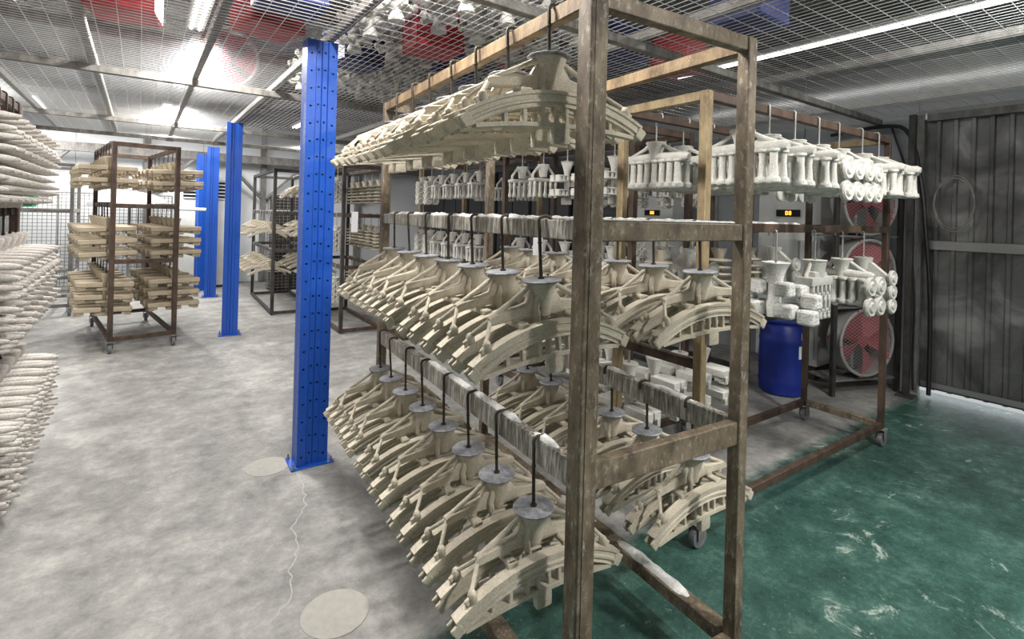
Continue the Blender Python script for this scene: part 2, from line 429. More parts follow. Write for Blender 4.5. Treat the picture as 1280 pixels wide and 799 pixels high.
# batten lamps above the canopy
def lamp_proto(L):
    lp = Proto('tube_lamp', 'lamp'); h = L/2
    lp.add('housing', G().box((0, 0, 0.03), (0.14, L+0.04, 0.04), bev=0.006).mesh('housing', CABW))
    lp.add('tube', G().tube([(-0.03, -h+0.02, 0), (-0.03, h-0.02, 0)], 0.013, 8).mesh('tube', TUBE))
    lp.add('tube', G().tube([(0.03, -h+0.02, 0), (0.03, h-0.02, 0)], 0.013, 8).mesh('tube', TUBE))
    lp.add('hanger', G().tube([(0, -0.4, 0.05), (0, -0.4, 0.27)], 0.004, 6).mesh('hanger', GREYST))
    lp.add('hanger', G().tube([(0, 0.4, 0.05), (0, 0.4, 0.27)], 0.004, 6).mesh('hanger', GREYST))
    return lp
lnames = ['behind the viewpoint over the green floor', 'over the aisle just past the nearest blue column', 'over the middle of the grey aisle',
          'over the far end of the grey aisle', 'over the distant racks beyond the second blue column', 'over the dark racks near the right wall',
          'over the rusty block-mould rack on the left', 'over the finger-mould rack at the left edge', 'over the green floor beside the steel door',
          'in the far left corner above the wire screens', 'just left of the front end of the foreground rack', 'over the front part of the green floor']
LPR = {}
for (lu, lv, ll, lw), nm in zip(LAMPS, lnames):
    if ll not in LPR: LPR[ll] = lamp_proto(ll)
    LPR[ll].put(uv(lu, lv, LAMP_Z), ROOM, 'twin tube lamp ' + nm, 'batten lamps above the canopy')

# ------------------------------------------------------------------ blue columns
def holed_strip(g_, p0, p1, z0, z1, pitch, r, off):
    """vertical strip from plan point p0 to p1 with an octagonal hole per pitch"""
    p0 = Vector((*p0, 0)); p1 = Vector((*p1, 0)); d = (p1-p0); w_ = d.length; d /= w_
    bm_ = g_.b; z = z0
    def V(a, zz): return bm_.verts.new(p0+d*a+Vector((0, 0, zz)))
    def quad(za, zb):
        bm_.faces.new((V(0, za), V(w_, za), V(w_, zb), V(0, zb)))
    zc = z0+off
    while zc+pitch/2 < z1:
        zb = zc-r*1.6; zt = zc+r*1.6
        if zb > z: quad(z, zb)
        cx = w_/2
        out = [V(w_, zc), V(w_, zt), V(cx, zt), V(0, zt), V(0, zc), V(0, zb), V(cx, zb), V(w_, zb)]
        inn = [V(cx+r*math.cos(k*PI/4), zc+r*math.sin(k*PI/4)) for k in range(8)]
        for k in range(8): bm_.faces.new((out[k], out[(k+1) % 8], inn[(k+1) % 8], inn[k]))
        z = zt; zc += pitch
    quad(z, z1)
def strip(g_, p0, p1, z0, z1):
    a, b_ = g_.b.verts.new((*p0, z0)), g_.b.verts.new((*p1, z0)); c, d = g_.b.verts.new((*p1, z1)), g_.b.verts.new((*p0, z1))
    g_.b.faces.new((a, b_, c, d))
def column(loc, rotz, label, W=0.178, D=0.13, H=2.56, holes=True, sides=True, pitch=0.105):
    r = thing('blue_column', label, 'column', loc, rotz, 'blue steel columns')
    h = W/2; q = G(); hp = 0.0065 if holes else None
    prof = [(-h, 0), (-h*0.42, 0), (-h*0.36, 0.010), (-0.004, 0.010), (0.0, 0.016), (0.004, 0.010), (h*0.36, 0.010), (h*0.42, 0), (h, 0)]
    for i, (a, b_) in enumerate(zip(prof, prof[1:])):
        wide = i in (0, 2, 5, 7)
        if wide and holes: holed_strip(q, a, b_, 0, H, pitch, 0.0065, 0.06 if i in (0, 7) else 0.075)
        else: strip(q, a, b_, 0, H)
    link('web', q.mesh('web', BLUE, flat=True), r)
    for s_ in (-1, 1):
        q = G()
        if sides: holed_strip(q, (s_*h, 0), (s_*h, D*0.4), 0, H, pitch/2, 0.005, 0.03)
        else: strip(q, (s_*h, 0), (s_*h, D*0.4), 0, H)
        strip(q, (s_*h, D*0.4), (s_*(h-0.006), D*0.45), 0, H); strip(q, (s_*(h-0.006), D*0.45), (s_*h, D), 0, H)
        strip(q, (s_*h, D), (s_*(h-0.03), D), 0, H)
        link('flange', q.mesh('flange', BLUE, flat=True), r)
    link('inner_shadow_liner', G().box((0, 0.03, H/2), (W-0.02, 0.004, H-0.02)).mesh('shading', DARKST), r, label='dark inner liner sheet, added as the shade within the holes')  # dark sheet added behind the holes to stand for the shade inside
    link('base_plate', G().box((0, D/2, 0.004), (W+0.07, D+0.06, 0.008), bev=0.002).mesh('base_plate', BLUE), r)
    bo = G().lathe([(0.009, 0), (0.009, 0.012), (0.005, 0.013), (0.005, 0.03)], n=6).mesh('anchor_bolt', GREYST)
    for sx in (-1, 1):
        for sy in (0, 1): link('anchor_bolt', bo, r, (sx*(h+0.018), -0.014 if sy == 0 else D+0.012, 0.008))
    return r
c1 = Vector((-1.165, 3.12, 0))
column(c1, ROOM-0.02, 'nearest and largest perforated blue steel column beside the cream mould rack')
column(Vector((-3.355, 6.22, 0)), ROOM-0.1, 'middle blue steel column standing alone in the grey aisle', W=0.17, holes=False)
column(Vector((-5.10, 8.80, 0)), ROOM-0.1, 'plain narrow blue column in front of the perforated one at the back', W=0.18, holes=False)
column(Vector((-5.62, 9.50, 0)), ROOM+0.3, 'farthest perforated blue column behind the plain one', W=0.25, H=2.5)
cr = thing('white_rail', 'short white horizontal rail joined to the far perforated blue column', 'rail', (-5.45, 9.15, 1.49), ROOM)
link('tube', G().tube([(-0.55, 0, 0), (0.2, 0, 0)], 0.03, 10).mesh('tube', WALLW), cr)
link('end_flange', G().lathe([(0.05, 0), (0.05, 0.012)], (-0.55, 0, 0), 14, (1, 0, 0)).mesh('end_flange', WALLW), cr)

# ------------------------------------------------------------------ racks
def caster_proto():
    fork = G().box((0, 0, 0.125), (0.07, 0.07, 0.006), bev=0.002)
    for s_ in (-1, 1): fork.box((s_*0.026, 0.012, 0.085), (0.004, 0.045, 0.08), bev=0.001)
    wheel = G().lathe([(0.03, -0.017), (0.048, -0.015), (0.05, -0.008), (0.05, 0.008), (0.048, 0.015), (0.03, 0.017)], (0, 0.02, 0.05), 18, (1, 0, 0))
    return fork.mesh('fork', GREYST), wheel.mesh('wheel', RUBBER)
FORK, WHEEL = caster_proto()
RW = 0.036
class Rack:
    def __init__(s, label, x, y, deg, L, W, mats, tiers=(2.15, 1.53, 0.88), base=0.17, cast=(1, 1, 1, 1), post=0.045, railcoat=None, name='drying_rack', group=None, skip=(), rh=(0.045, 0.045, 0.045, 0.045), posts=None, over=None):
        s.o = Vector((x, y, 0)); s.rot = math.radians(deg); s.L = L; s.W = W; s.tiers = tiers
        s.X = Vector((math.cos(s.rot), math.sin(s.rot), 0)); s.Y = Vector((-s.X.y, s.X.x, 0))
        r = thing(name, label, 'rack', s.o, s.rot, group); s.r = r
        pm, rm = mats
        top = tiers[0]
        pme = G().box((0, 0, (base-0.04+top)/2), (post, post, top-base+0.04), bev=0.004).mesh('post', pm)
        for i, (a, b_) in enumerate(((0, 0), (W, 0), (0, L), (W, L))):
            if ('post', i) in skip: continue
            link('post', (posts or {}).get(i, pme), r, (a, b_, 0))
            if cast[i]:
                c = link('caster', FORK, r, (a, b_, 0)); link('wheel', WHEEL, c)
        zl = list(tiers)+[base]
        lr = {}
        for ti, z in enumerate(zl):
            coat = railcoat if (railcoat and ti in (1, 2)) else rm
            coat = (over or {}).get(('long', ti), coat); ec = (over or {}).get(('end', ti), rm)
            key = (coat.name, rh[ti]); ek = (ec.name, rh[ti])
            if ('L', key) not in lr:
                lr[('L', key)] = G().box((0, L/2, -rh[ti]/2), (0.06 if (railcoat and ti == 3) else RW, L-post, rh[ti]), bev=0.003).mesh('long_rail', coat)
            for a in (0, W):
                if ('long', ti, a > 0) in skip: continue
                link('long_rail', lr[('L', key)], r, (a, 0, z), label='rail thickly coated in streaked dry plaster' if coat is STREAK else None)
            if ('C', ek) not in lr: lr[('C', ek)] = G().box((W/2, 0, -rh[ti]/2), (W-post, RW, rh[ti]), bev=0.003).mesh('end_rail', ec)
            for b_ in (0, L):
                if ('end', ti, b_ > 0) in skip: continue
                link('end_rail', lr[('C', ek)], r, (0, b_, z))
    def pt(s, x, y, z): p = s.o + s.X*x + s.Y*y; return Vector((p.x, p.y, z))

rackA = Rack('large rusty steel trolley rack in the foreground hung with cream arched moulds', 0.20, 1.385, 30.9, 1.78, 0.665, (RUST, RUST), railcoat=STREAK, rh=(0.048, 0.055, 0.075, 0.05), over={('long', 0): RUSTO},
             posts={0: G().box((0.005, 0, 1.14), (0.062, 0.058, 2.03), bev=0.005).box((0.0, -0.0295, 1.14), (0.022, 0.004, 2.0), bev=0.001).mesh('post', RUST)})
rackB = Rack('tan and rusty trolley rack on the right standing across the green floor edge', 0.605, 2.86, -55.5, 2.07, 0.52, (RUSTT, RUSTD), skip=(('long', 2, True), ('end', 2, True)), over={('end', 0): RUSTT, ('end', 3): RUST, ('long', 3): RUSTD},
             posts={i: G().box((0, 0, 1.14), (0.036, 0.036, 2.02), bev=0.003).mesh('post', RUSTD) for i in (2, 3)})
rackC = Rack('rusty rack directly behind the foreground rack, hung with tall funnel moulds', 0.78, 3.35, 33, 1.55, 0.55, (RUSTD, RUSTD))
rackC2 = Rack('dark rack in line behind the funnel-mould rack, hung with lever moulds', -0.22, 4.98, 34, 1.6, 0.6, (RUSTT, RUSTD))
rackD = Rack('narrow dark-rust trolley rack hung with tan block moulds on the left floor', -4.10, 5.32, 43.8, 1.66, 0.56, (RUSTD, RUSTD), tiers=(2.19, 1.55, 0.97), cast=(1, 1, 1, 1))
rackE = Rack('rack at the left edge packed with pale finger moulds', -3.18+0.584*2.3-0.487, 3.31-0.812*2.3-0.35, 35.7, 2.3, 0.6, (RUSTD, RUSTD), tiers=(2.15, 1.50, 0.80))
rackF = Rack('grey trolley rack behind the finger moulds near the back wall', uv(-1.45, 9.24).x, uv(-1.45, 9.24).y, 35.7, 0.95, 0.7, (GREYST, GREYST), tiers=(2.08, 1.45, 0.55))
rackG = Rack('dark rack beyond the middle blue column with white hanger-like moulds', -3.42, 7.45, 34, 2.0, 0.62, (DARKST, DARKST), tiers=(2.12, 1.50, 0.95), cast=(0, 0, 0, 0), base=0.06)
rackH = Rack('dark rack seen between the near blue column and foreground moulds', -2.10, 6.45, 34, 1.5, 0.5, (DARKST, RUSTD), tiers=(2.12, 1.50, 0.85), cast=(0, 0, 0, 0), base=0.06)
rackI = Rack('rusty rack at the back right in deep shade with ring moulds', 1.75, 4.55, 34, 1.6, 0.6, (RUSTD, DARKST), cast=(1, 1, 1, 1))

# dust heaps lying along rails of the foreground rack
def dust_run(rk, x, y0, y1, z, seed, w_=0.026, h_=0.010):
    q = G(); n = max(6, int((y1-y0)/0.03)); rd = random.Random(seed); rings = []
    for i in range(n+1):
        y = y0+(y1-y0)*i/n; e = min(1, i/2, (n-i)/2)+0.05
        hh = h_*e*rd.uniform(0.55, 1.1); ww = w_*rd.uniform(0.7, 1.05)/2*min(1, e+0.3)
        rings.append([q.b.verts.new((a*ww, y, b_*hh)) for a, b_ in ((-1, 0), (-0.7, 0.8), (0, 1), (0.7, 0.8), (1, 0))])
    for a, b_ in zip(rings, rings[1:]):
        for i in range(4): q.b.faces.new((a[i], a[i+1], b_[i+1], b_[i]))
    o = link('plaster_crust', q.mesh('plaster_crust', DUST, 80), rk.r, (x, 0, z), label='white crust of dried plaster along the rail')
    return o
for i, (x, a, b_, z) in enumerate(((0, 0.25, 1.7, 1.531), (0.665, 0.05, 1.7, 1.531), (0.665, 0.18, 0.42, 0.881), (0.665, 0.5, 0.85, 0.881), (0.665, 0.95, 1.6, 0.881),
                                (0, 0.10, 0.22, 0.881), (0, 0.3, 1.1, 0.881), (0.665, 0.18, 0.55, 0.171), (0.665, 0.7, 0.95, 0.171), (0.0, 0.5, 1.1, 0.171))):
    dust_run(rackA, x, a, b_, z, 30+i, *((0.055, 0.014) if z < 0.5 else (0.032, 0.012)))
for i, (x, a, b_, z) in enumerate(((0.52, 0.1, 0.9, 1.531), (0.0, 0.1, 1.2, 0.881))): dust_run(rackB, x, a, b_, z, 50+i)
link('end_plaster_crust', G().box((0.33, 0, 0.003), (0.56, 0.024, 0.005), bev=0.002).jitter(0.0008).mesh('end_plaster_crust', DUST), rackA.r, (0, 0, 1.531), label='white dust lying on the front end rail')

# ------------------------------------------------------------------ hooks (part of each mould: cast into its sprue)
def hook_mesh(length, r=0.0052, over=0.040, mat=None):
    """origin at the lid, rod rises to the rail top and bends over towards +x"""
    x1 = over; z = length+0.008
    pts = [(0, 0, -0.015), (0, 0, length*0.5), (0, 0, z-0.012), (0.004, 0, z-0.004), (0.013, 0, z), (x1-0.008, 0, z), (x1, 0, z-0.004), (x1+0.003, 0, z-0.012), (x1+0.003, 0, z-0.03)]
    q = G().tube(pts, r, 8)
    q.lathe([(0.010, 0.0), (0.010, 0.009)], (0, 0, 0.002), 6)
    q.ball((0, 0, length*0.62), 0.0075, (1, 1, 0.6), 8, 5)
    return q.mesh('hook', mat or HOOKM)
OFF = RW/2+0.0075          # rod hangs beside the rail
HK = {h: hook_mesh(h) for h in (0.15, 0.18, 0.20)}
HKG = hook_mesh(0.16, 0.0045, mat=plain('pale_hook_rod', (0.35, 0.35, 0.34), 0.5, 0.4))

def lid_mesh(r=0.056):
    return G().lathe([(r*0.97, -0.002), (r, 0), (r, 0.003), (r*0.96, 0.005), (0.012, 0.006)], n=28).mesh('lid', LID)
LIDM = lid_mesh(0.061)

# ------------------------------------------------------------------ mould type 1: pair of arched beams under a runner
def arc_frames(x0, x1, n, f, zc):
    fr = []
    for i in range(n+1):
        x = x0+(x1-x0)*i/n; z = f(x)+zc; d = (f(x+1e-3)-f(x-1e-3))/2e-3
        t = Vector((1, 0, d)).normalized(); nrm = Vector((-t.z, 0, t.x))
        fr.append((Vector((x, 0, z)), Vector((0, 1, 0)), nrm))
    return fr
HS = 0.268      # half span
def arch_f(x): return -0.074*(abs(x)/HS)**2*(0.9+0.1*(x/HS)**2)
def arch_mesh(detail=True):
    q = G(); n = 26 if detail else 12
    w_, h = (0.0165, 0.0225) if detail else (0.010, 0.014)
    sec = [(-w_, h), (-w_, h*0.60), (-w_*0.72, h*0.48), (-w_*0.72, h*0.0), (-w_, -h*0.12), (-w_, -h*0.4), (-w_*0.62, -h*0.5), (-w_*0.62, -h*0.8), (-w_*0.9, -h),
           (w_*0.9, -h), (w_*0.62, -h*0.8), (w_*0.62, -h*0.5), (w_, -h*0.4), (w_, -h*0.12), (w_*0.72, h*0.0), (w_*0.72, h*0.48), (w_, h*0.60), (w_, h)]
    if not detail: sec = [(-w_, h), (-w_, -h), (w_, -h), (w_, h)]
    q.sweep(sec, arc_frames(-HS, HS, n, arch_f, -h))
    # forked tips
    for s_ in (-1, 1):
        zt = arch_f(HS)-h
        for k in (-1, 1): q.box((s_*(HS+0.004), k*0.0125, zt-0.006), (0.030, 0.010, 0.036), Matrix.Rotation(s_*0.62, 3, 'Y'), 0.003)
    return q.mesh('arched_beam', CREAM)
def lattice_mesh():
    q = G()
    def lowf(x): return -0.018*(abs(x)/0.25)**2
    q.sweep([(-0.013, 0.006), (-0.013, -0.006), (0.013, -0.006), (0.013, 0.006)], arc_frames(-0.248, 0.248, 16, lowf, -0.096))
    for x in (-0.165, -0.11, -0.055, 0.055, 0.11, 0.165):
        zt = arch_f(x)-0.044; zb = lowf(x)-0.096
        q.box((x, 0, (zt+zb)/2), (0.012, 0.018, zt-zb+0.006), bev=0.002)
    return q.mesh('lattice', CREAM)
def boss_mesh():
    q = G().box((0, 0, -0.118), (0.052, 0.024, 0.062), bev=0.009, seg=2)
    q.box((-0.018, 0, -0.068), (0.012, 0.02, 0.05), bev=0.003).box((0.018, 0, -0.068), (0.012, 0.02, 0.05), bev=0.003)
    return q.mesh('hanging_tab', CREAM)
def runner_mesh():
    q = G()
    fr = []
    hh = [(-0.190, 0.010, -0.092), (-0.180, 0.015, -0.090), (-0.09, 0.0175, -0.080), (-0.062, 0.021, -0.077), (-0.042, 0.038, -0.062), (0.042, 0.038, -0.062), (0.062, 0.021, -0.077), (0.09, 0.0175, -0.080), (0.180, 0.015, -0.090), (0.190, 0.010, -0.092)]
    rings = []
    for x, h, zc in hh:
        w_ = 0.0125
        rings.append([q.b.verts.new((x, a*w_, zc+b_*h)) for a, b_ in ((-1, 0.7), (-1, -0.7), (-0.6, -1), (0.6, -1), (1, -0.7), (1, 0.7), (0.6, 1), (-0.6, 1))])
    q.skin(rings)
    return q.mesh('runner', CREAM)
def gate_mesh():
    q = G().box((0, 0, -0.112), (0.030, 0.092, 0.016), bev=0.004)
    for k in (-1, 1): q.box((0, k*0.040, -0.122), (0.034, 0.014, 0.036), bev=0.004)
    q.box((0, 0, -0.104), (0.032, 0.02, 0.03), bev=0.004)
    return q.mesh('gate_block', CREAM)
ARY = 0.050
bt_cup = G().lathe([(0.022, -0.100), (0.026, -0.088), (0.030, -0.060), (0.036, -0.036), (0.045, -0.012), (0.048, -0.003), (0.046, -0.001), (0.02, -0.0015)], n=26).mesh('sprue_cup', CREAM)
bt_runner = runner_mesh()
bt_brace = G().tube([(0.040, 0, -0.010), (0.11, 0, -0.048), (0.184, 0, -0.086)], [0.008, 0.0075, 0.009], 10).mesh('brace', CREAM)
bt_arch = arch_mesh(); bt_lat = lattice_mesh(); bt_boss = boss_mesh(); bt_gate = gate_mesh()
LUGX = 0.225
lz = arch_f(LUGX)-0.108+0.012
bt_rod = G().tube([(0.182, 0, -0.088), (LUGX, ARY-0.004, lz+0.012)], 0.0062, 8).mesh('tie_rod', CREAM)
bt_lug = G().ball((LUGX, 0, lz+0.108), 0.017, (0.75, 0.95, 1.15), 12, 8)
bt_lug.box((LUGX+0.012, 0, lz+0.098), (0.018, 0.012, 0.022), Matrix.Rotation(0.6, 3, 'Y'), 0.003)
bt_lug = bt_lug.mesh('lug', CREAM)
bt_spig = G().tube([(0.02, 0, -0.03), (0.035, 0.004, -0.075), (0.030, 0.004, -0.115)], [0.012, 0.011, 0.009], 8).ball((0.033, 0.004, -0.09), 0.014, (0.8, 1, 1.5), 8, 6).mesh('spigot', CREAM)
def bow_proto(hl):
    P = Proto('arched_mould', 'mould')
    P.add('hook', HK[hl], label='dark bent hanging rod'); P.add('lid', LIDM, label='round grey metal lid plate')
    P.add('sprue_cup', bt_cup); P.add('runner', bt_runner); P.add('spigot', bt_spig, (0, 0.012, 0))
    P.add('spigot', bt_spig, (0, -0.012, 0), (0, 0, PI))
    P.add('brace', bt_brace); P.add('brace', bt_brace, rot=(0, 0, PI))
    for s_ in (-1, 1):
        P.add('gate_block', bt_gate, (s_*0.095, 0, 0))
    for s_ in (-1, 1):
        a = P.add('arched_beam', bt_arch, (0, s_*ARY, -0.108))
        P.add('lattice', bt_lat, par=a); P.add('hanging_tab', bt_boss, (0.0, 0, -0.0), par=a)
        P.add('lug', bt_lug, par=a); P.add('lug', bt_lug, rot=(0, 0, PI), par=a)
    P.add('tie_rod', bt_rod); P.add('tie_rod', bt_rod, rot=(0, 0, PI))
    P.add('tie_rod', G().tube([(0.182, 0, -0.088), (LUGX, -ARY+0.004, lz+0.012)], 0.0062, 8).mesh('tie_rod_m', CREAM))
    P.add('tie_rod', P.parts[-1][1], rot=(0, 0, PI))
    return P
BOW = {h: bow_proto(h) for h in (0.15, 0.18, 0.20)}
rd = random.Random(21)
def hang(P, rk, side, t, z, hl, label, group, flip=False, wob=0.05, skip=(), tilt=0.0, sx=1.0, turn=0.0):
    off = -OFF if side == 0 else OFF
    x = (0 if side == 0 else rk.W) + off
    rot = rk.rot + turn + (0 if side == 0 else PI) + rd.uniform(-wob, wob)
    return P.put(rk.pt(x, t, z-hl), rot, label, group, skip, rot=(0, tilt, rot) if tilt else None, sx=sx)
TS = [0.167+0.2267*k for k in range(8)]
tn = {0: 'top', 1: 'middle', 2: 'lower'}
for ti, hl, cnt in ((0, 0.15, 7), (1, 0.18, 7), (2, 0.20, 8)):
    for k in range(cnt):
        t = min(TS[k]+rd.uniform(-.012, .012), 1.70)
        if k == 7: t = 1.705
        hang(BOW[hl], rackA, 0, t, rackA.tiers[ti], hl, '%s cream arched mould from the front, %s left rail of the foreground rack' % (ORD[k], tn[ti]), 'arched moulds on the foreground rack, left rails', tilt=-0.05+rd.uniform(-.03, .03), wob=0.0 if k == 0 else 0.05, sx=(1.10, 0.95, 1.0)[ti])
for ti, hl, cnt in ((1, 0.18, 7), (2, 0.20, 6)):
    for k in range(cnt):
        hang(BOW[hl], rackA, 1, TS[k]+rd.uniform(-.012, .02)+0.015, rackA.tiers[ti], hl, '%s cream arched mould from the front, %s right rail of the foreground rack' % (ORD[k], tn[ti]), 'arched moulds on the foreground rack, right rails', tilt=0.03+rd.uniform(-.03, .03))

# ------------------------------------------------------------------ mould type 2: spool clusters (right rack, top tier)
def brace_m(x1, z1, r, mat, x0=0.04): return G().tube([(x0, 0, -0.014), ((x0+x1)/2, 0, (z1-0.014)/2-0.002), (x1, 0, z1)], [r, r*0.95, r*1.1], 10).mesh('brace', mat)
def spool_proto(mat, n=4, ends=True, hook=HKG, name='spool_mould'):
    P = Proto(name, 'mould')
    P.add('hook', hook, label='steel hanging rod')
    P.add('sprue_cup', G().lathe([(0.03, -0.13), (0.034, -0.09), (0.040, -0.05), (0.054, -0.016), (0.060, -0.004), (0.057, 0.0), (0.02, -0.002)], n=22).jitter(0.0012, 3).mesh('sprue_cup', mat))
    half = 0.05*n/1+0.01
    P.add('runner', G().tube([(-half-0.02, 0, -0.098), (-half, 0, -0.094), (0, 0, -0.088), (half, 0, -0.094), (half+0.02, 0, -0.098)], [0.018, 0.026, 0.028, 0.026, 0.018], 12).mesh('runner', mat))
    b = brace_m(half*0.85, -0.078, 0.011, mat); P.add('brace', b); P.add('brace', b, rot=(0, 0, PI))
    sp = G().lathe([(0.012, 0), (0.026, -0.003), (0.027, -0.014), (0.018, -0.022), (0.0165, -0.06), (0.020, -0.11), (0.022, -0.13), (0.031, -0.138), (0.032, -0.156), (0.026, -0.164), (0.012, -0.166)], n=14).jitter(0.0013, 5).mesh('spool', mat)
    for s_ in (-1, 1):
        for k in range(2*n):
            P.add('spool', sp, (-half+half*2*(k+0.5)/(2*n), s_*0.038, -0.108))
    if ends:
        ds = G().lathe([(0.042, 0), (0.054, 0.005), (0.057, 0.020), (0.050, 0.030), (0.034, 0.026), (0.024, 0.036), (0.006, 0.033)], n=20, ax=(1, 0, 0)).jitter(0.0012, 8).mesh('end_disc', mat)
        for a, y, z, ro_ in ((half+0.008, 0.058, -0.150, 0), (half+0.008, -0.058, -0.150, 0), (half+0.008, 0.058, -0.268, 0), (half+0.008, -0.058, -0.268, 0)):
            P.add('end_disc', ds, (a, y, z)); P.add('end_disc', ds, (-a, y, z), (0, 0, PI))
    return P
SPOOL = spool_proto(WHITE, 4, False); SPOOLD = spool_proto(WHITE, 3, True)
bl = [(0.26, SPOOL), (0.50, SPOOL), (0.76, SPOOL), (1.03, SPOOLD), (1.28, SPOOLD), (1.60, SPOOL), (1.85, SPOOL)]
for k, (t, P) in enumerate(bl):
    hang(P, rackB, 1, t, rackB.tiers[0], 0.16, '%s white spool mould from the left, top front rail of the right-hand rack' % ORD[k], 'spool moulds on the right rack')
for k, t in enumerate((0.30, 0.55, 0.80, 1.10)):
    hang(SPOOL, rackB, 0, t, rackB.tiers[0], 0.16, '%s white spool mould from the left, top rear rail of the right-hand rack' % ORD[k], 'spool moulds on the right rack')

# ------------------------------------------------------------------ mould type 3: lump mould (bright rough blocks on a trumpet)
def lump(mat, seed, size):
    q = G(); q.box((0, 0, 0), size, bev=min(size)*0.33, seg=3)
    bmesh.ops.subdivide_edges(q.b, edges=q.b.edges[:], cuts=1, use_grid_fill=True)
    bmesh.ops.subdivide_edges(q.b, edges=q.b.edges[:], cuts=1, use_grid_fill=True)
    q.jitter(0.0024, seed); return q.mesh('lump', mat, 80)
def lump_proto():
    P = Proto('block_cluster_mould', 'mould')
    P.add('hook', HKG)
    P.add('trumpet_sprue', G().lathe([(0.040, -0.29), (0.044, -0.24), (0.036, -0.17), (0.034, -0.12), (0.044, -0.06), (0.060, -0.02), (0.072, -0.004), (0.068, 0.0), (0.055, -0.01), (0.02, -0.02)], n=24).jitter(0.0015, 2).mesh('trumpet_sprue', WHITE2))
    lm = lump(WHITE2, 4, (0.085, 0.075, 0.075)); l2 = lump(WHITE2, 6, (0.10, 0.085, 0.07))
    for s_ in (-1, 1):
        P.add('lump', lm, (s_*0.075, 0.05, -0.135)); P.add('lump', l2, (s_*0.085, -0.05, -0.15), (0, 0, 0.1*s_))
        P.add('lump', l2, (s_*0.085, 0.05, -0.245)); P.add('lump', lm, (s_*0.17, -0.03, -0.19)); P.add('lump', lm, (s_*0.18, 0.02, -0.265))
        P.add('lump', l2, (s_*0.08, -0.05, -0.25))
    return P
LUMP = lump_proto()
# type 4: key cluster
def key_proto(mat):
    P = Proto('key_cluster_mould', 'mould')
    P.add('hook', HKG)
    P.add('sprue_cup', G().lathe([(0.045, -0.12), (0.05, -0.09), (0.055, -0.04), (0.062, -0.006), (0.066, -0.003), (0.064, 0.0), (0.02, -0.002)], n=22).mesh('sprue_cup', mat))
    P.add('manifold', G().box((0, 0, -0.12), (0.26, 0.10, 0.05), bev=0.018, seg=2).box((0, 0, -0.09), (0.15, 0.08, 0.05), bev=0.018, seg=2).jitter(0.001).mesh('manifold', mat))
    b = brace_m(0.11, -0.10, 0.011, mat, 0.05); P.add('brace', b); P.add('brace', b, rot=(0, 0, PI))
    q = G().box((0, 0, -0.030), (0.018, 0.022, 0.06), bev=0.005)
    q.tube([(0.014*math.cos(a), 0.0, -0.066+0.014*math.sin(a)) for a in [i*PI/5 for i in range(10)]], 0.0075, 6, True)
    q.box((0, 0, -0.095), (0.030, 0.020, 0.03), bev=0.006)
    km = q.mesh('key', mat)
    for s_ in (-1, 1):
        for k in range(5):
            for z in (-0.14, -0.235): P.add('key', km, (-0.10+0.05*k, s_*0.036, z+0.005))
    P.add('centre_bar', G().box((0, 0, -0.22), (0.22, 0.022, 0.17), bev=0.006).mesh('centre_bar', mat))
    return P
KEY = key_proto(WHITE)
# type 5: disc stack
def disc_proto(mat):
    P = Proto('disc_cluster_mould', 'mould')
    P.add('hook', HKG)
    P.add('sprue_cup', G().lathe([(0.03, -0.12), (0.034, -0.08), (0.05, -0.02), (0.055, 0.0), (0.02, -0.002)], n=20).mesh('sprue_cup', mat))
    q = G(); rr = [q.b.verts.new(p) for p in ((-0.17, -0.02, -0.13), (0.17, -0.02, -0.13), (0.05, -0.02, -0.03), (-0.05, -0.02, -0.03))]
    r2 = [q.b.verts.new((v_.co.x, 0.02, v_.co.z)) for v_ in rr]; q.skin([rr, r2]); P.add('fan_plate', q.mesh('fan_plate', mat))
    P.add('centre_bar', G().box((0, 0, -0.2), (0.30, 0.04, 0.15), bev=0.012, seg=2).mesh('centre_bar', mat))
    ds = G().lathe([(0.038, 0), (0.048, 0.005), (0.051, 0.017), (0.043, 0.026), (0.024, 0.021), (0.016, 0.030), (0.004, 0.030)], n=20).jitter(0.001, 4).mesh('disc', mat)
    for z in (-0.12, -0.205, -0.29):
        P.add('disc', ds, (0.15, 0, z), (0, PI/2, 0)); P.add('disc', ds, (-0.15, 0, z), (0, -PI/2, 0))
    sp = G().lathe([(0.012, 0), (0.024, -0.003), (0.024, -0.012), (0.018, -0.02), (0.018, -0.085), (0.026, -0.09), (0.026, -0.105), (0.012, -0.108)], n=12).mesh('stub', mat)
    for s_ in (-1, 1):
        for k in range(4): P.add('stub', sp, (-0.10+0.066*k, s_*0.034, -0.14))
    return P
DISC = disc_proto(WHITE)
mt = [(0.60, LUMP, 'bright white block-cluster'), (1.02, KEY, 'pale key-cluster'), (1.36, SPOOLD, 'pale spool-and-disc'), (1.66, DISC, 'pale disc-cluster')]
for k, (t, P, d) in enumerate(mt):
    hang(P, rackB, 1, t, rackB.tiers[1], 0.16+0.04, '%s mould, %s from the left, middle front rail, right-hand rack' % (d, ORD[k]), 'moulds on the middle tier of the right rack', turn=PI/2 if P is KEY else 0.0)

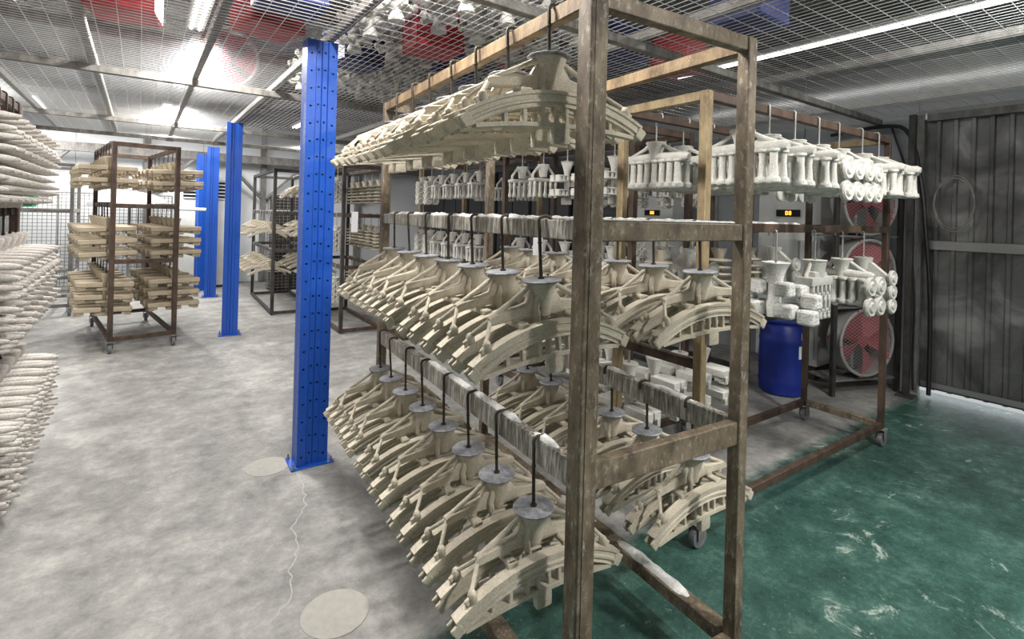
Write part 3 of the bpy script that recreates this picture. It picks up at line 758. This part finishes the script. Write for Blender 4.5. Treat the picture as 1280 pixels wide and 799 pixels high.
# ------------------------------------------------------------------ type 6: tall funnel with slotted blocks
def slotted_block(mat, w_=0.10, d=0.05, h=0.05):
    q = G(); t = h*0.22
    q.box((0, 0, h/2-t/2), (w_, d, t), bev=0.003); q.box((0, 0, -h/2+t/2), (w_, d, t), bev=0.003)
    for x in (-w_/2+0.012, 0.0, w_/2-0.012): q.box((x, 0, 0), (0.022, d*0.9, h-0.004), bev=0.003)
    q.box((0.03*w_, 0, 0), (w_*0.9, d*0.25, h*0.7))
    return q
def funnel_proto(mat, slim=True, hook=HKG, name='funnel_mould'):
    P = Proto(name, 'mould')
    P.add('hook', hook)
    P.add('funnel', G().lathe([(0.018, -0.30), (0.020, -0.10), (0.028, -0.06), (0.042, -0.02), (0.046, -0.004), (0.052, -0.003), (0.052, 0.0), (0.02, -0.002)], n=18).mesh('funnel', mat))
    bm_ = slotted_block(mat).mesh('slotted_block', mat)
    for z in (-0.13, -0.235):
        for s_ in (-1, 1):
            for y in (-0.032, 0.032): P.add('slotted_block', bm_, (s_*0.072, y, z))
    P.add('foot_block', G().box((0, 0, -0.295), (0.06, 0.06, 0.055), bev=0.005).mesh('foot_block', mat))
    return P
FUN = funnel_proto(WHITE); FUNC = funnel_proto(CREAM2)
# type 7: lever cluster (small hoop with hanging levers)
def lever_proto(mat):
    P = Proto('lever_mould', 'mould')
    P.add('hook', HKG)
    P.add('sprue_cup', G().lathe([(0.03, -0.10), (0.036, -0.05), (0.05, -0.005), (0.048, 0), (0.02, -0.002)], n=16).mesh('sprue_cup', mat))
    P.add('hoop', G().tube([(-0.105, 0, -0.14), (-0.10, 0, -0.08), (-0.055, 0, -0.025), (0, 0, -0.012), (0.055, 0, -0.025), (0.10, 0, -0.08), (0.105, 0, -0.14)], 0.011, 8).mesh('hoop', mat))
    P.add('crossbar', G().box((0, 0, -0.125), (0.24, 0.09, 0.026), bev=0.008).mesh('crossbar', mat))
    lv = G().lathe([(0.010, 0), (0.013, -0.02), (0.009, -0.05), (0.010, -0.09), (0.016, -0.105), (0.014, -0.125), (0.004, -0.13)], n=10).mesh('lever', mat)
    for s_ in (-1, 1):
        for k in range(5): P.add('lever', lv, (-0.10+0.05*k, s_*0.03, -0.135))
    return P
LEV = lever_proto(WHITE)
# type 8: ring column
def ring_proto(mat):
    P = Proto('ring_stack_mould', 'mould')
    P.add('hook', HKG)
    P.add('sprue_cup', G().lathe([(0.02, -0.32), (0.022, -0.08), (0.04, -0.03), (0.055, -0.003), (0.052, 0), (0.02, -0.002)], n=16).mesh('sprue_cup', mat))
    rg = G().tube([(0.030*math.cos(a), 0, 0.030*math.sin(a)) for a in [i*PI/6 for i in range(12)]], 0.012, 7, True).ball((0, 0, 0), 0.013, u=8, v=6).mesh('ring', mat)
    for z in (-0.09, -0.155, -0.22, -0.285):
        for s_ in (-1, 1):
            P.add('ring', rg, (s_*0.042, -0.035, z)); P.add('ring', rg, (s_*0.042, 0.035, z))
            P.add('ring', rg, (s_*0.075, 0, z), (0, 0, PI/2))
    return P
RING = ring_proto(WHITE)
# type 9: plate stacks (for dark racks)
def plate_proto(mat):
    P = Proto('plate_stack_mould', 'mould')
    P.add('hook', HKG)
    P.add('sprue_cup', G().lathe([(0.025, -0.32), (0.03, -0.06), (0.05, -0.01), (0.05, 0), (0.02, -0.002)], n=14).mesh('sprue_cup', mat))
    pl = G().lathe([(0.02, -0.006), (0.075, -0.010), (0.085, 0.0), (0.075, 0.008), (0.02, 0.012)], n=18).mesh('plate', mat)
    for k in range(6): P.add('plate', pl, (0, 0, -0.08-0.045*k))
    return P
PLATE = plate_proto(CREAM)

for k, t in enumerate((0.15, 0.40, 0.65, 0.95, 1.25)):
    P, d = ((FUN, 'white tall-funnel block mould'), (FUN, 'white tall-funnel block mould'), (FUN, 'white tall-funnel block mould'), (LEV, 'pale hooped lever mould'), (LEV, 'pale hooped lever mould'))[k]
    for ti, nm in ((0, 'top'), (1, 'middle'), (2, 'lower')):
        hang(P, rackC, 0, t, rackC.tiers[ti], 0.20 if ti == 0 else 0.16+0.02, '%s, %s along %s left rail behind the foreground rack' % (d, ORD[k], nm), 'moulds on the rack behind the foreground rack')
for k, t in enumerate((0.2, 0.55, 0.9, 1.2)):
    for ti, nm in ((0, 'top'), (1, 'middle')):
        hang(FUN, rackC, 1, t, rackC.tiers[ti], 0.19, 'white funnel mould, %s along %s right rail behind the foreground rack' % (ORD[k], nm), 'moulds on the rack behind the foreground rack')
for k, t in enumerate((0.15, 0.42, 0.7, 0.98, 1.25, 1.48)):
    P = (LEV, LEV, LEV, LEV, RING, RING)[k]; d = 'pale hooped lever mould' if P is LEV else 'white ring-stack mould'
    for ti, nm in ((0, 'top'), (1, 'middle')):
        hang(P, rackC2, 0, t, rackC2.tiers[ti], 0.19, '%s, %s along %s left rail of the far lever-mould rack' % (d, ORD[k], nm), 'moulds on the far lever-mould rack')
for k, t in enumerate((0.25, 0.7, 1.15)):
    hang(LEV, rackC2, 1, t, rackC2.tiers[0], 0.19, 'pale hooped lever mould, %s along the top right rail of the far lever-mould rack' % ORD[k], 'moulds on the far lever-mould rack')

# ------------------------------------------------------------------ type 10: box-section block trees
def block_tree(mat, hook, L=0.2, layers=2):
    P = Proto('block_mould', 'mould')
    P.add('hook', hook)
    P.add('sprue_cup', G().lathe([(0.022, -0.34), (0.026, -0.10), (0.042, -0.04), (0.052, -0.004), (0.05, 0), (0.02, -0.002)], n=14).mesh('sprue_cup', mat))
    q = G()
    q.box((L*0.5, 0, 0), (L, 0.056, 0.046), bev=0.004); q.box((L*0.86, 0, -0.03), (L*0.2, 0.03, 0.03), bev=0.003)
    arm = q.mesh('arm_block', mat)
    q = G().box((0, 0, 0.008), (0.05, 0.03, 0.05), bev=0.003); q.box((0.028, 0, -0.02), (0.05, 0.026, 0.014), bev=0.003); q.box((0.05, 0, 0.0), (0.012, 0.026, 0.045), bev=0.003)
    cl = q.mesh('claw', mat)
    for j in range(layers):
        z = -0.12-0.13*j
        for s_ in (-1, 1):
            for y in (-0.032, 0.032):
                a = P.add('arm_block', arm, (s_*0.018, y, z), (0, 0, 0 if s_ > 0 else PI))
                P.add('claw', cl, (L*0.72, 0, -0.035), par=a)
        P.add('tie_block', G().box((0, 0, z-0.045), (0.14, 0.09, 0.035), bev=0.005).mesh('tie_block', mat))
    return P
BLK = block_tree(CREAM2, HK[0.15], 0.225); BLK3 = block_tree(CREAM2, HK[0.15], 0.225, 3); BLKW = block_tree(WHITE, HKG, 0.17)
for side, sn in ((0, 'left'), (1, 'right')):
    for ti, nm in ((0, 'top'), (1, 'middle'), (2, 'lower')):
        for k in range(6):
            hang(BLK if ti == 0 else BLK3, rackD, side, 0.17+0.26*k, rackD.tiers[ti], 0.15, 'tan block mould, %s from the front, %s %s rail of narrow rusty rack' % (ORD[k], nm, sn), 'tan block moulds on the narrow rusty rack', wob=0.07, tilt=rd.uniform(-.05, .05))
for k, t in enumerate((0.12, 0.34, 0.57, 0.80)):
    hang(BLKW, rackB, 0, t, rackB.tiers[2], 0.16, 'pale block mould, %s from the left, lower rear rail, right-hand rack' % ORD[k], 'block moulds low on the right rack')
for k, t in enumerate((0.35, 0.65, 0.95, 1.3, 1.62)):
    hang((PLATE, DISC, PLATE, PLATE, DISC)[k], rackB, 0, t, rackB.tiers[1], 0.17, 'shaded %s mould, %s from the left, middle rear rail, right-hand rack' % (('plate-stack', 'disc', 'plate-stack', 'plate-stack', 'disc')[k], ORD[k]), 'rear moulds on the middle tier of the right rack')

# ------------------------------------------------------------------ type 11: finger trees at the left edge
def finger_proto(n_layers, L0, dz, mat=GREYW, cols=(-0.055, 0.0, 0.055)):
    P = Proto('finger_mould', 'mould')
    H = n_layers*dz+0.1
    P.add('hook', HK[0.15])
    P.add('sprue_cup', G().lathe([(0.022, -H), (0.026, -0.12), (0.05, -0.06), (0.065, -0.01), (0.062, 0), (0.02, -0.002)], n=16).mesh('sprue_cup', mat))
    fm = [G().tube([(0.0, 0, 0), (L*0.4, 0.002, -0.002), (L*0.8, -0.002, -0.006), (L, 0, -0.009)], [0.015, 0.0165, 0.014, 0.0085], 9).jitter(0.0018, sd).mesh('finger', mat, 80) for L, sd in ((L0, 1), (L0*0.92, 2), (L0*0.83, 3))]
    P.add('finger_plate', G().box((0, 0, -0.09-H/2+0.03), (0.04, 0.15, H-0.12), bev=0.01).mesh('finger_plate', mat))
    rr = random.Random(5)
    for j in range(n_layers):
        for y in cols:
            for s_ in (0, PI):
                P.add('finger', fm[rr.randrange(3)], (0, y+rr.uniform(-.006, .006), -0.09-dz*j+rr.uniform(-.004, .004)), (0, rr.uniform(-0.03, 0.05), s_+rr.uniform(-.05, .05)))
    return P
FIN = finger_proto(9, 0.20, 0.044); FIN2 = finger_proto(9, 0.22, 0.044)
for ti, nm, P in ((0, 'top', FIN), (1, 'middle', FIN2), (2, 'lower', FIN2)):
    for k in range(8):
        hang(P, rackE, 1, 2.17-0.185*k, rackE.tiers[ti], 0.15, 'pale finger mould, %s from the far end, %s rail of left-edge rack' % (ORD[k], nm), 'finger moulds on the left-edge rack', wob=0.02)

# ------------------------------------------------------------------ light versions of the arched mould for distant racks
def far_bow(mat_name):
    P = Proto('hanger_mould', 'mould')
    P.add('hook', HKG)
    P.add('sprue_cup', bt_cup); P.add('runner', bt_runner)
    P.add('brace', bt_brace); P.add('brace', bt_brace, rot=(0, 0, PI))
    am = arch_mesh(False)
    for s_ in (-1, 1): P.add('arched_beam', am, (0, s_*0.034, -0.108))
    return P
FBOW = far_bow('c')
for side, sn in ((0, 'left'), (1, 'right')):
    for ti, nm in ((0, 'top'), (1, 'middle'), (2, 'lower')):
        if side == 0 and ti == 0: continue
        for k in range(8):
            hang(FBOW, rackG, side, 0.15+0.235*k, rackG.tiers[ti], 0.16, 'white hanger-like mould, %s from front, %s %s rail past the middle blue column' % (ORD[k], nm, sn), 'hanger moulds on the distant dark rack', tilt=rd.uniform(-.10, .10), wob=0.10)
for side, sn in ((0, 'left'), (1, 'right')):
    for ti, nm in ((0, 'top'), (1, 'middle'), (2, 'lower')):
        for k, t in enumerate((0.2, 0.5, 0.8, 1.1, 1.35)):
            P = PLATE if side else RING
            hang(P, rackH, side, t, rackH.tiers[ti], 0.16, '%s mould, %s from front, %s %s rail right of near blue column' % ('plate-stack' if side else 'ring-stack', ORD[k], nm, sn), 'moulds on the rack behind the near blue column')
for ti, nm in ((0, 'top'), (1, 'middle')):
    for k, t in enumerate((0.2, 0.5, 0.8, 1.1, 1.4)):
        hang(RING, rackI, 0, t, rackI.tiers[ti], 0.18, 'shaded ring-stack mould, %s along the %s left rail of the back right rack' % (ORD[k], nm), 'moulds on the back right rack')

# ------------------------------------------------------------------ fans
def fan_proto():
    P = Proto('round_fan', 'fan'); R = 0.30      # faces -y, centre at origin
    ring = lambda r, y, t: [(r*math.cos(a), y, r*math.sin(a)) for a in [i*2*PI/40 for i in range(40)]]
    q = G().tube(ring(R, -0.06, 0), 0.014, 8, True); P.add('front_rim', q.mesh('front_rim', FANW))
    q = G(); a = [q.b.verts.new((R*math.cos(i*2*PI/40), -0.06, R*math.sin(i*2*PI/40))) for i in range(40)]
    b_ = [q.b.verts.new((R*math.cos(i*2*PI/40), 0.09, R*math.sin(i*2*PI/40))) for i in range(40)]
    c = [q.b.verts.new((R*0.985*math.cos(i*2*PI/40), 0.09, R*0.985*math.sin(i*2*PI/40))) for i in range(40)]
    d = [q.b.verts.new((R*0.985*math.cos(i*2*PI/40), -0.06, R*0.985*math.sin(i*2*PI/40))) for i in range(40)]
    q.skin([a, b_, c, d], closed=True); P.add('drum', q.mesh('drum', FANW))
    # diamond grille
    q = G(); s_ = 0.026
    for sg in (-1, 1):
        k = -int(R*2/s_)
        while k*s_ < R*2:
            # line through offset k*s_, slope
            dirv = Vector((0.866, 0, 0.5*sg)); nr = Vector((-0.5*sg, 0, 0.866)); off = k*s_
            if abs(off) < R*0.98:
                h = math.sqrt((R*0.99)**2-off**2); p = nr*off
                wire(q, tuple(p-dirv*h+Vector((0, -0.072, 0))), tuple(p+dirv*h+Vector((0, -0.072, 0))), 0.0016)
            k += 1
    P.add('grille', q.mesh('grille', FANW))
    bl_ = G(); fr = []
    for i in range(7):
        r = 0.05+0.225*i/6; wd = 0.05+0.135*(i/6); tw = 0.75-0.35*i/6
        c_ = Vector((r, 0, 0)); t = Vector((0, math.sin(tw), math.cos(tw)))
        fr.append((c_, t*wd, Vector((0, math.cos(tw), -math.sin(tw)))*0.003))
    bl_.sweep([(-1, -1), (1, -1), (1, 1), (-1, 1)], fr)
    bme = bl_.mesh('blade', FANRED)
    for k in range(5): P.add('blade', bme, (0, 0, 0), (0, k*2*PI/5, 0))
    P.add('hub', G().lathe([(0.03, -0.03), (0.055, -0.022), (0.06, 0.03), (0.055, 0.09)], n=20, ax=(0, 1, 0)).mesh('hub', FANRED))
    P.add('motor', G().lathe([(0.07, 0.06), (0.075, 0.09), (0.06, 0.17)], n=16, ax=(0, 1, 0)).mesh('motor', DARKST))
    q = G()
    for a_ in (PI/6, PI*5/6, PI*1.5): q.bar((0.06*math.cos(a_), 0.088, 0.06*math.sin(a_)), (R*0.99*math.cos(a_), 0.088, R*0.99*math.sin(a_)), 0.02, 0.006)
    P.add('spider', q.mesh('spider', FANW))
    return P
FAN = fan_proto()
FX, FY = 3.24, 4.76; FR = math.radians(15)
for z, nm in ((0.47, 'lowest'), (1.10, 'middle'), (1.75, 'top')):
    f = FAN.put((FX, FY, z), FR, '%s of three stacked round fans with pink-red blades beside the steel door' % nm, 'stacked round fans', rot=(0, 0, FR))
fs = thing('fan_stand', 'dark steel shelving frame holding the three round fans', 'stand', (FX, FY, 0), FR)
for sx in (-1, 1):
    for y in (-0.05, 0.25): link('upright', G().box((0, 0, 1.05), (0.04, 0.04, 2.1), bev=0.003).mesh('upright', DARKST), fs, (sx*0.37, y, 0))
for z in (0.13, 0.785, 1.43):
    link('shelf', G().box((0, 0.10, 0), (0.70, 0.30, 0.015), bev=0.002).mesh('shelf', GREYST), fs, (0, 0, z))
    link('cradle', G().box((0, 0, 0), (0.18, 0.15, 0.018), bev=0.002).mesh('cradle', DARKST), fs, (0, 0.015, z+0.0165))
FAN.put((-2.82, 5.0, MZ+0.40), 0, 'round pale fan guard with faint red blades standing on top of the wire canopy', rot=(-0.12, 0, 0.35))

# ------------------------------------------------------------------ dehumidifier cabinets
def cabinet(loc, rotz, label, W=0.62, D=0.36, H=1.72, z0=0.14):
    r = thing('drying_unit', label, 'appliance', loc, rotz)
    link('body', G().box((0, D/2, z0+H/2), (W, D, H), bev=0.012, seg=2).mesh('body', CABW), r)
    link('plinth', G().box((0, D/2, z0/2), (W-0.06, D-0.06, z0)).mesh('plinth', DARKST), r)
    link('front_panel', G().box((0, -0.006, z0+H*0.38), (W*0.9, 0.012, H*0.68), bev=0.004).mesh('front_panel', CABW), r)
    link('seam_strip', G().box((0.12, -0.015, z0+H*0.38), (0.02, 0.006, H*0.66)).mesh('seam_strip', WALLG), r)
    dsp = link('display', G().box((0, -0.008, z0+H*0.87), (0.24, 0.012, 0.07), bev=0.003).mesh('display', BLACKHOLE), r, label='black control display')
    # two amber seven-segment digits
    q = G()
    for dx, segs in ((-0.012, 'abcdef'), (0.022, 'abcdefg')):
        w_, h = 0.018, 0.034; zc = z0+H*0.87
        S7 = {'a': ((0, h/2), (w_, 0.005)), 'g': ((0, 0), (w_, 0.005)), 'd': ((0, -h/2), (w_, 0.005)), 'f': ((-w_/2, h/4), (0.005, h/2)), 'b': ((w_/2, h/4), (0.005, h/2)),
              'e': ((-w_/2, -h/4), (0.005, h/2)), 'c': ((w_/2, -h/4), (0.005, h/2))}
        for s_ in segs:
            (x, z), (a, b_) = S7[s_]; q.box((dx+x, -0.0155, zc+z), (a, 0.002, b_))
    link('digits', q.mesh('digits', AMBER), dsp)
    return r
cabinet(uv(5.37, 2.64), ROOM-PI/2, 'white drying unit with black amber-lit display behind the right-hand rack')
cabinet(uv(5.35, 4.35), ROOM-PI/2, 'second white drying unit in deep shade between the rear racks', H=1.70)
# near-black backdrop units, invented to darken the background along the right wall
lk = Proto('dark_backdrop', 'backdrop')
LKM = plain('near_black_backdrop', (0.018, 0.019, 0.024), 0.5, 0, 0, 6, 0.3)
lk.add('body', G().box((0, 0.23, 1.19), (0.98, 0.46, 2.30), bev=0.006).mesh('body', LKM))
lk.add('plinth', G().box((0, 0.24, 0.02), (0.92, 0.40, 0.04)).mesh('plinth', DARKST))
dme = G().box((0, -0.009, 1.2), (0.46, 0.018, 2.2), bev=0.004).mesh('backdrop_door', LKM)
hme = G().tube([(0, -0.018, 1.1), (0, -0.045, 1.12), (0, -0.045, 1.28), (0, -0.018, 1.3)], 0.007, 6).mesh('handle', GREYST)
for s_ in (-1, 1):
    d_ = lk.add('door', dme, (s_*0.242, 0, 0)); lk.add('handle', hme, (-s_*0.19, 0, 0), par=d_)
for k in range(6): lk.put(uv(5.42, 5.45+1.03*k), ROOM-PI/2, 'added near-black darkening locker, %s from the second white drying unit along the right wall' % ORD[k], 'dark backdrops added along the right wall')
# louvred unit by the back wall
ac = thing('louvred_unit', 'tall white air conditioner with black louvres against the back wall', 'appliance', uv(1.02, V1-0.62), ROOM)
link('body', G().box((0, 0.22, 1.08), (0.85, 0.42, 2.08), bev=0.015, seg=2).mesh('body', CABW), ac)
link('plinth', G().box((0, 0.22, 0.02), (0.8, 0.38, 0.04)).mesh('plinth', DARKST), ac)
link('louvre_recess', G().box((0, 0.002, 1.87), (0.74, 0.012, 0.36)).mesh('louvre_recess', BLACKHOLE), ac)
lm = G().box((0, 0, 0), (0.74, 0.02, 0.022), bev=0.003).mesh('louvre', CABW)
for k in range(6): link('louvre', lm, ac, (0, -0.012, 1.70+0.066*k))
# blue drum
dr = thing('blue_drum', 'dark blue plastic drum with paper labels standing behind the right-hand rack', 'drum', (2.50, 4.72, 0), 0)
link('body', G().lathe([(0.17, 0), (0.19, 0.02), (0.195, 0.10), (0.20, 0.12), (0.195, 0.14), (0.20, 0.30), (0.195, 0.46), (0.20, 0.48), (0.195, 0.50), (0.19, 0.60), (0.17, 0.63), (0.16, 0.64)], n=32).mesh('body', DRUM), dr)
link('lid', G().lathe([(0.175, 0.64), (0.18, 0.645), (0.18, 0.665), (0.15, 0.668)], n=32).mesh('lid', DRUM), dr)
for a, z, s_ in ((-1.15, 0.40, (0.09, 0.11)), (-1.05, 0.54, (0.08, 0.06))):
    link('label', G().box((0, 0, 0), (s_[0], 0.003, s_[1])).mesh('label', PAPER), dr, (0.197*math.cos(a), 0.197*math.sin(a), z), a+PI/2, label='torn pale paper label')

# ------------------------------------------------------------------ cables by the door
def cable(name, pts, r, label, mat=CABLE, sub=4):
    pts = [Vector(p) for p in pts]; out = []
    for i in range(len(pts)-1):
        p0 = pts[max(0, i-1)]; p1 = pts[i]; p2 = pts[i+1]; p3 = pts[min(len(pts)-1, i+2)]
        for k in range(sub):
            t = k/sub
            out.append(0.5*((2*p1)+(p2-p0)*t+(2*p0-5*p1+4*p2-p3)*t*t+(3*p1-p0-3*p2+p3)*t**3))
    out.append(pts[-1])
    o = link(name, G().tube(out, r, 8).mesh(name, mat), label=label); o['category'] = 'cable'; return o
cable('power_cable', [uv(5.83, 2.45, 2.46), uv(5.80, 1.95, 2.49), uv(5.80, 1.76, 2.38), uv(5.80, 1.66, 1.9), uv(5.79, 1.62, 1.5), uv(5.79, 1.58, 1.0), uv(5.80, 1.57, 0.5), uv(5.80, 1.57, 0.02)], 0.018, 'thick black power cable hanging down beside the corrugated steel door')
cable('power_cable', [uv(5.855, 1.93, 2.5), uv(5.855, 1.79, 2.0), uv(5.855, 1.75, 1.4), uv(5.855, 1.71, 0.9), uv(5.855, 1.71, 0.3), uv(5.855, 1.70, 0.02)], 0.010, 'thin black cable hanging beside the thick one near the door')
coil = [uv(5.76, 1.42+0.14*math.cos(a), 1.72+0.24*math.sin(a)+0.02*k/10) for k, a in enumerate([i*PI/6 for i in range(25)])]
cable('cable_coil', coil, 0.007, 'loose loops of grey cable hung at the door jamb', GREYST, 2)
cj = thing('cable_post', 'dark steel upright between the stacked fans and the door', 'post', uv(5.64, 1.69), ROOM)
link('tube', G().box((0, 0, 1.28), (0.05, 0.05, 2.52), bev=0.003).mesh('tube', DARKST), cj)
link('foot_plate', G().box((0, 0, 0.01), (0.13, 0.13, 0.02), bev=0.002).mesh('foot_plate', DARKST), cj)

# ------------------------------------------------------------------ wire screens near the back wall, dome cover, crates
def screen(loc, rotz, W, H, label, z0=0.12):
    r = thing('wire_screen', label, 'screen', loc, rotz, 'wire screens at the back')
    q = G()
    for a, b_ in (((-W/2, z0), (-W/2, H)), ((W/2, z0), (W/2, H)), ((-W/2, z0), (W/2, z0)), ((-W/2, H), (W/2, H)), ((0, z0), (0, H))):
        q.tube([(a[0], 0, a[1]), (b_[0], 0, b_[1])], 0.012, 6)
    link('frame', q.mesh('frame', GREYST), r)
    q = G(); x = -W/2
    while x < W/2: wire(q, (x, -0.012, z0), (x, -0.0119, H), 0.003) if False else q.box((x, 0, (z0+H)/2), (0.009, 0.006, H-z0)); x += 0.06
    z = z0
    while z < H: q.box((0, 0.004, z), (W, 0.005, 0.009)); z += 0.06
    link('wires', q.mesh('wires', GREYST), r, kind='stuff')
    for s_ in (-1, 1): link('foot', G().box((0, 0, 0.06), (0.05, 0.4, 0.12), bev=0.003).mesh('foot', GREYST), r, (s_*W*0.45, 0, 0))
    return r
screen(uv(-1.12, 11.6), ROOM, 1.0, 1.72, 'grey wire mesh screen behind the left side of the block-mould rack')
screen(uv(-0.02, 11.6), ROOM, 1.02, 1.72, 'grey wire mesh screen behind the right side of the block-mould rack')
dm = thing('domed_cover', 'large shallow white domed cover on a stand behind the block-mould rack', 'cover', uv(-0.14, 10.95, 1.50), ROOM)
prof = [(0.58*math.sin(a), 0.27*(math.cos(a))) for a in [PI/2*(1-i/10) for i in range(11)]]
link('dome', G().lathe([(0.56, 0.0)]+[(max(r, 0.002), z+0.005) for r, z in prof], n=36).mesh('dome', FANW), dm)
link('support_leg', G().tube([(0, 0, -1.5), (0, 0, 0.01)], 0.02, 8).mesh('support_leg', GREYST), dm)
link('foot_disc', G().lathe([(0.2, 0), (0.2, 0.02)], (0, 0, -1.5), 20).mesh('foot_disc', GREYST), dm)

def wire_crate(loc, rotz, label, s=(0.55, 0.4, 0.35)):
    r = thing('wire_crate', label, 'crate', loc, rotz, 'dark crates on the distant rack')
    a, b_, h = s; q = G()
    for k in range(7):
        z = h*k/6
        for y in (-b_/2, b_/2): q.box((0, y, z), (a, 0.008, 0.008))
        for x in (-a/2, a/2): q.box((x, 0, z), (0.008, b_, 0.008))
    for k in range(9):
        x = -a/2+a*k/8
        for y in (-b_/2, b_/2): q.box((x, y, h/2), (0.008, 0.008, h))
    link('wires', q.mesh('wires', GREYST), r)
    link('tray', G().box((0, 0, 0.006), (a, b_, 0.012)).box((0, 0, h*0.5), (a*0.9, b_*0.9, h*0.8)).mesh('tray', DARKST), r, label='dark load inside the crate')
    return r
# crate stack stands on the floor behind rack G
for k, z in enumerate((0.0, 0.37, 0.74, 1.11, 1.48)):
    wire_crate(uv(2.28, 10.65, z), 0.6, 'dark wire crate, %s from the floor in the stack behind the hanger moulds' % ORD[k])
# green box and blue drum behind the finger rack
gb = thing('green_crate', 'green plastic crate on the grey rack behind the finger moulds', 'crate', rackF.pt(0.1, 0.12, 1.475), rackF.rot)
link('shell', G().box((0, 0.2, 0.16), (0.4, 0.4, 0.26), bev=0.01).mesh('shell', GREENM), gb)
link('lip', G().box((0, 0.2, 0.295), (0.43, 0.43, 0.025), bev=0.004).mesh('lip', GREENM), gb)
link('base', G().box((0, 0.2, 0.015), (0.36, 0.36, 0.03)).mesh('base', GREENM), gb)
bd = thing('blue_barrel', 'navy blue barrel at the far left behind the grey rack post', 'drum', uv(-1.75, 8.55), 0)
link('body', G().lathe([(0.26, 0), (0.28, 0.02), (0.28, 0.3), (0.29, 0.32), (0.28, 0.34), (0.28, 0.6), (0.29, 0.62), (0.28, 0.64), (0.28, 0.9), (0.26, 0.93)], n=28).mesh('body', DRUM), bd)
link('lid', G().lathe([(0.285, 0.93), (0.285, 0.955), (0.2, 0.96)], n=28).mesh('lid', DRUM), bd)

# paper tags clipped on moulds
def tagpaper(loc, rotz, label, s=(0.05, 0.09)):
    o = link('paper_tag', G().box((0, 0, 0), (s[0], 0.0015, s[1])).mesh('paper_tag', PAPER), None, loc, rotz, label); o['category'] = 'tag'
tagpaper((0.135*1.0, 2.62, 1.385), 0.2, 'small white paper tag hanging under the middle rail of the foreground rack')
tagpaper((-1.70, 5.60, 1.42), 0.5, 'white paper tag hung on the dark rack beside the near blue column', (0.07, 0.22))

# ------------------------------------------------------------------ things stored on top of the canopy
def crate_red(u, v, label, mat, s=(0.34, 0.3, 0.26), rz=0.0):
    r = thing('plastic_crate', label, 'crate', uv(u, v, MZ+0.058), ROOM+rz, 'plastic crates on top of the canopy')
    a, b_, h = s
    link('shell', G().box((0, 0, h/2), (a, b_, h), bev=0.012).mesh('shell', mat), r)
    link('rim', G().box((0, 0, h-0.02), (a+0.03, b_+0.03, 0.03), bev=0.005).mesh('rim', mat), r)
    for s_ in (-1, 1): link('handle', G().box((s_*(a/2+0.008), 0, h*0.7), (0.012, 0.1, 0.02), bev=0.004).mesh('handle', mat), r)
cr_list = [(-0.65, 2.75, RED, 'red crate on the canopy at the upper left corner of the view'), (-0.08, 3.0, RED, 'red crate on the canopy between the first two dark beams'),
           (-0.1, 3.75, RED, 'red crate on the canopy just behind the one between the first two beams'), (0.62, 3.5, RED, 'red crate on the canopy left of the near blue column'),
           (0.64, 3.0, NAVY, 'navy crate on the canopy left of the near blue column'), (-0.62, 2.05, NAVY, 'navy crate on the canopy near the lamp left of the foreground rack'),
           (0.05, 2.4, RED, 'red crate on the canopy at the top edge near the third beam'), (1.3, 3.9, NAVY, 'navy crate on the canopy right of the near blue column'),
           (1.6, 3.2, RED, 'red crate on the canopy among the white stored moulds'), (2.05, 3.75, NAVY, 'navy crate on the canopy above the foreground rack'),
           (2.75, 2.6, NAVY, 'navy crate on the canopy above the right side of the foreground rack'), (2.7, 3.6, RED, 'red crate on the canopy above the rack behind'),
           (2.75, 1.6, NAVY, 'navy crate on the canopy over the front end of the foreground rack'), (3.2, 2.4, RED, 'red crate on the canopy left of the bright strip'),
           (-1.3, 3.3, RED, 'red crate on the canopy above the left-edge rack')]
for u, v, m_, lb in cr_list: crate_red(u, v, lb, m_, rz=rd.uniform(-.3, .3))
# white moulds stored on the canopy
SP = Proto('stored_mould', 'mould')
SP.add('sprue_cup', G().lathe([(0.05, 0), (0.045, 0.03), (0.03, 0.06), (0.025, 0.26)], n=14).mesh('stored_cup', WHITE))
fm_ = G().lathe([(0.012, 0), (0.028, 0.01), (0.030, 0.03), (0.018, 0.04), (0.018, 0.09), (0.028, 0.10), (0.02, 0.12)], n=10, ax=(1, 0, 0)).mesh('stored_stub', WHITE)
for j in range(3):
    for k in range(6): SP.add('stub', fm_, (0, 0, 0.08+0.075*j), (0, 0, k*PI/3+j*0.4))
n_ = 0
for i in range(7):
    for j in range(8):
        u = 1.15+0.27*i+0.02*(j % 2); v = 2.45+0.36*j
        if any(abs(u-c[0]) < 0.30 and abs(v-c[1]) < 0.30 for c in cr_list) or abs(u-2.35) < 0.0: continue
        if (u-0.93) < 0.15: continue
        SP.put(uv(u, v, MZ+0.06), rd.uniform(0, 3), 'white stubby mould stored on the canopy, %s in the %s row' % (ORD[i], ORD[j]), 'white moulds stored on the canopy')
        n_ += 1

for i, (u, v) in enumerate(((3.35, 0.20), (3.62, 0.05), (3.5, -0.25), (3.9, 0.28), (2.7, 0.10), (4.2, -0.05), (2.95, -0.3))):
    SP.put(uv(u, v, MZ+0.06), rd.uniform(0, 3), 'white stubby mould stored on the canopy over the green floor, %s from the lamp' % ORD[i], 'white moulds stored on the canopy')
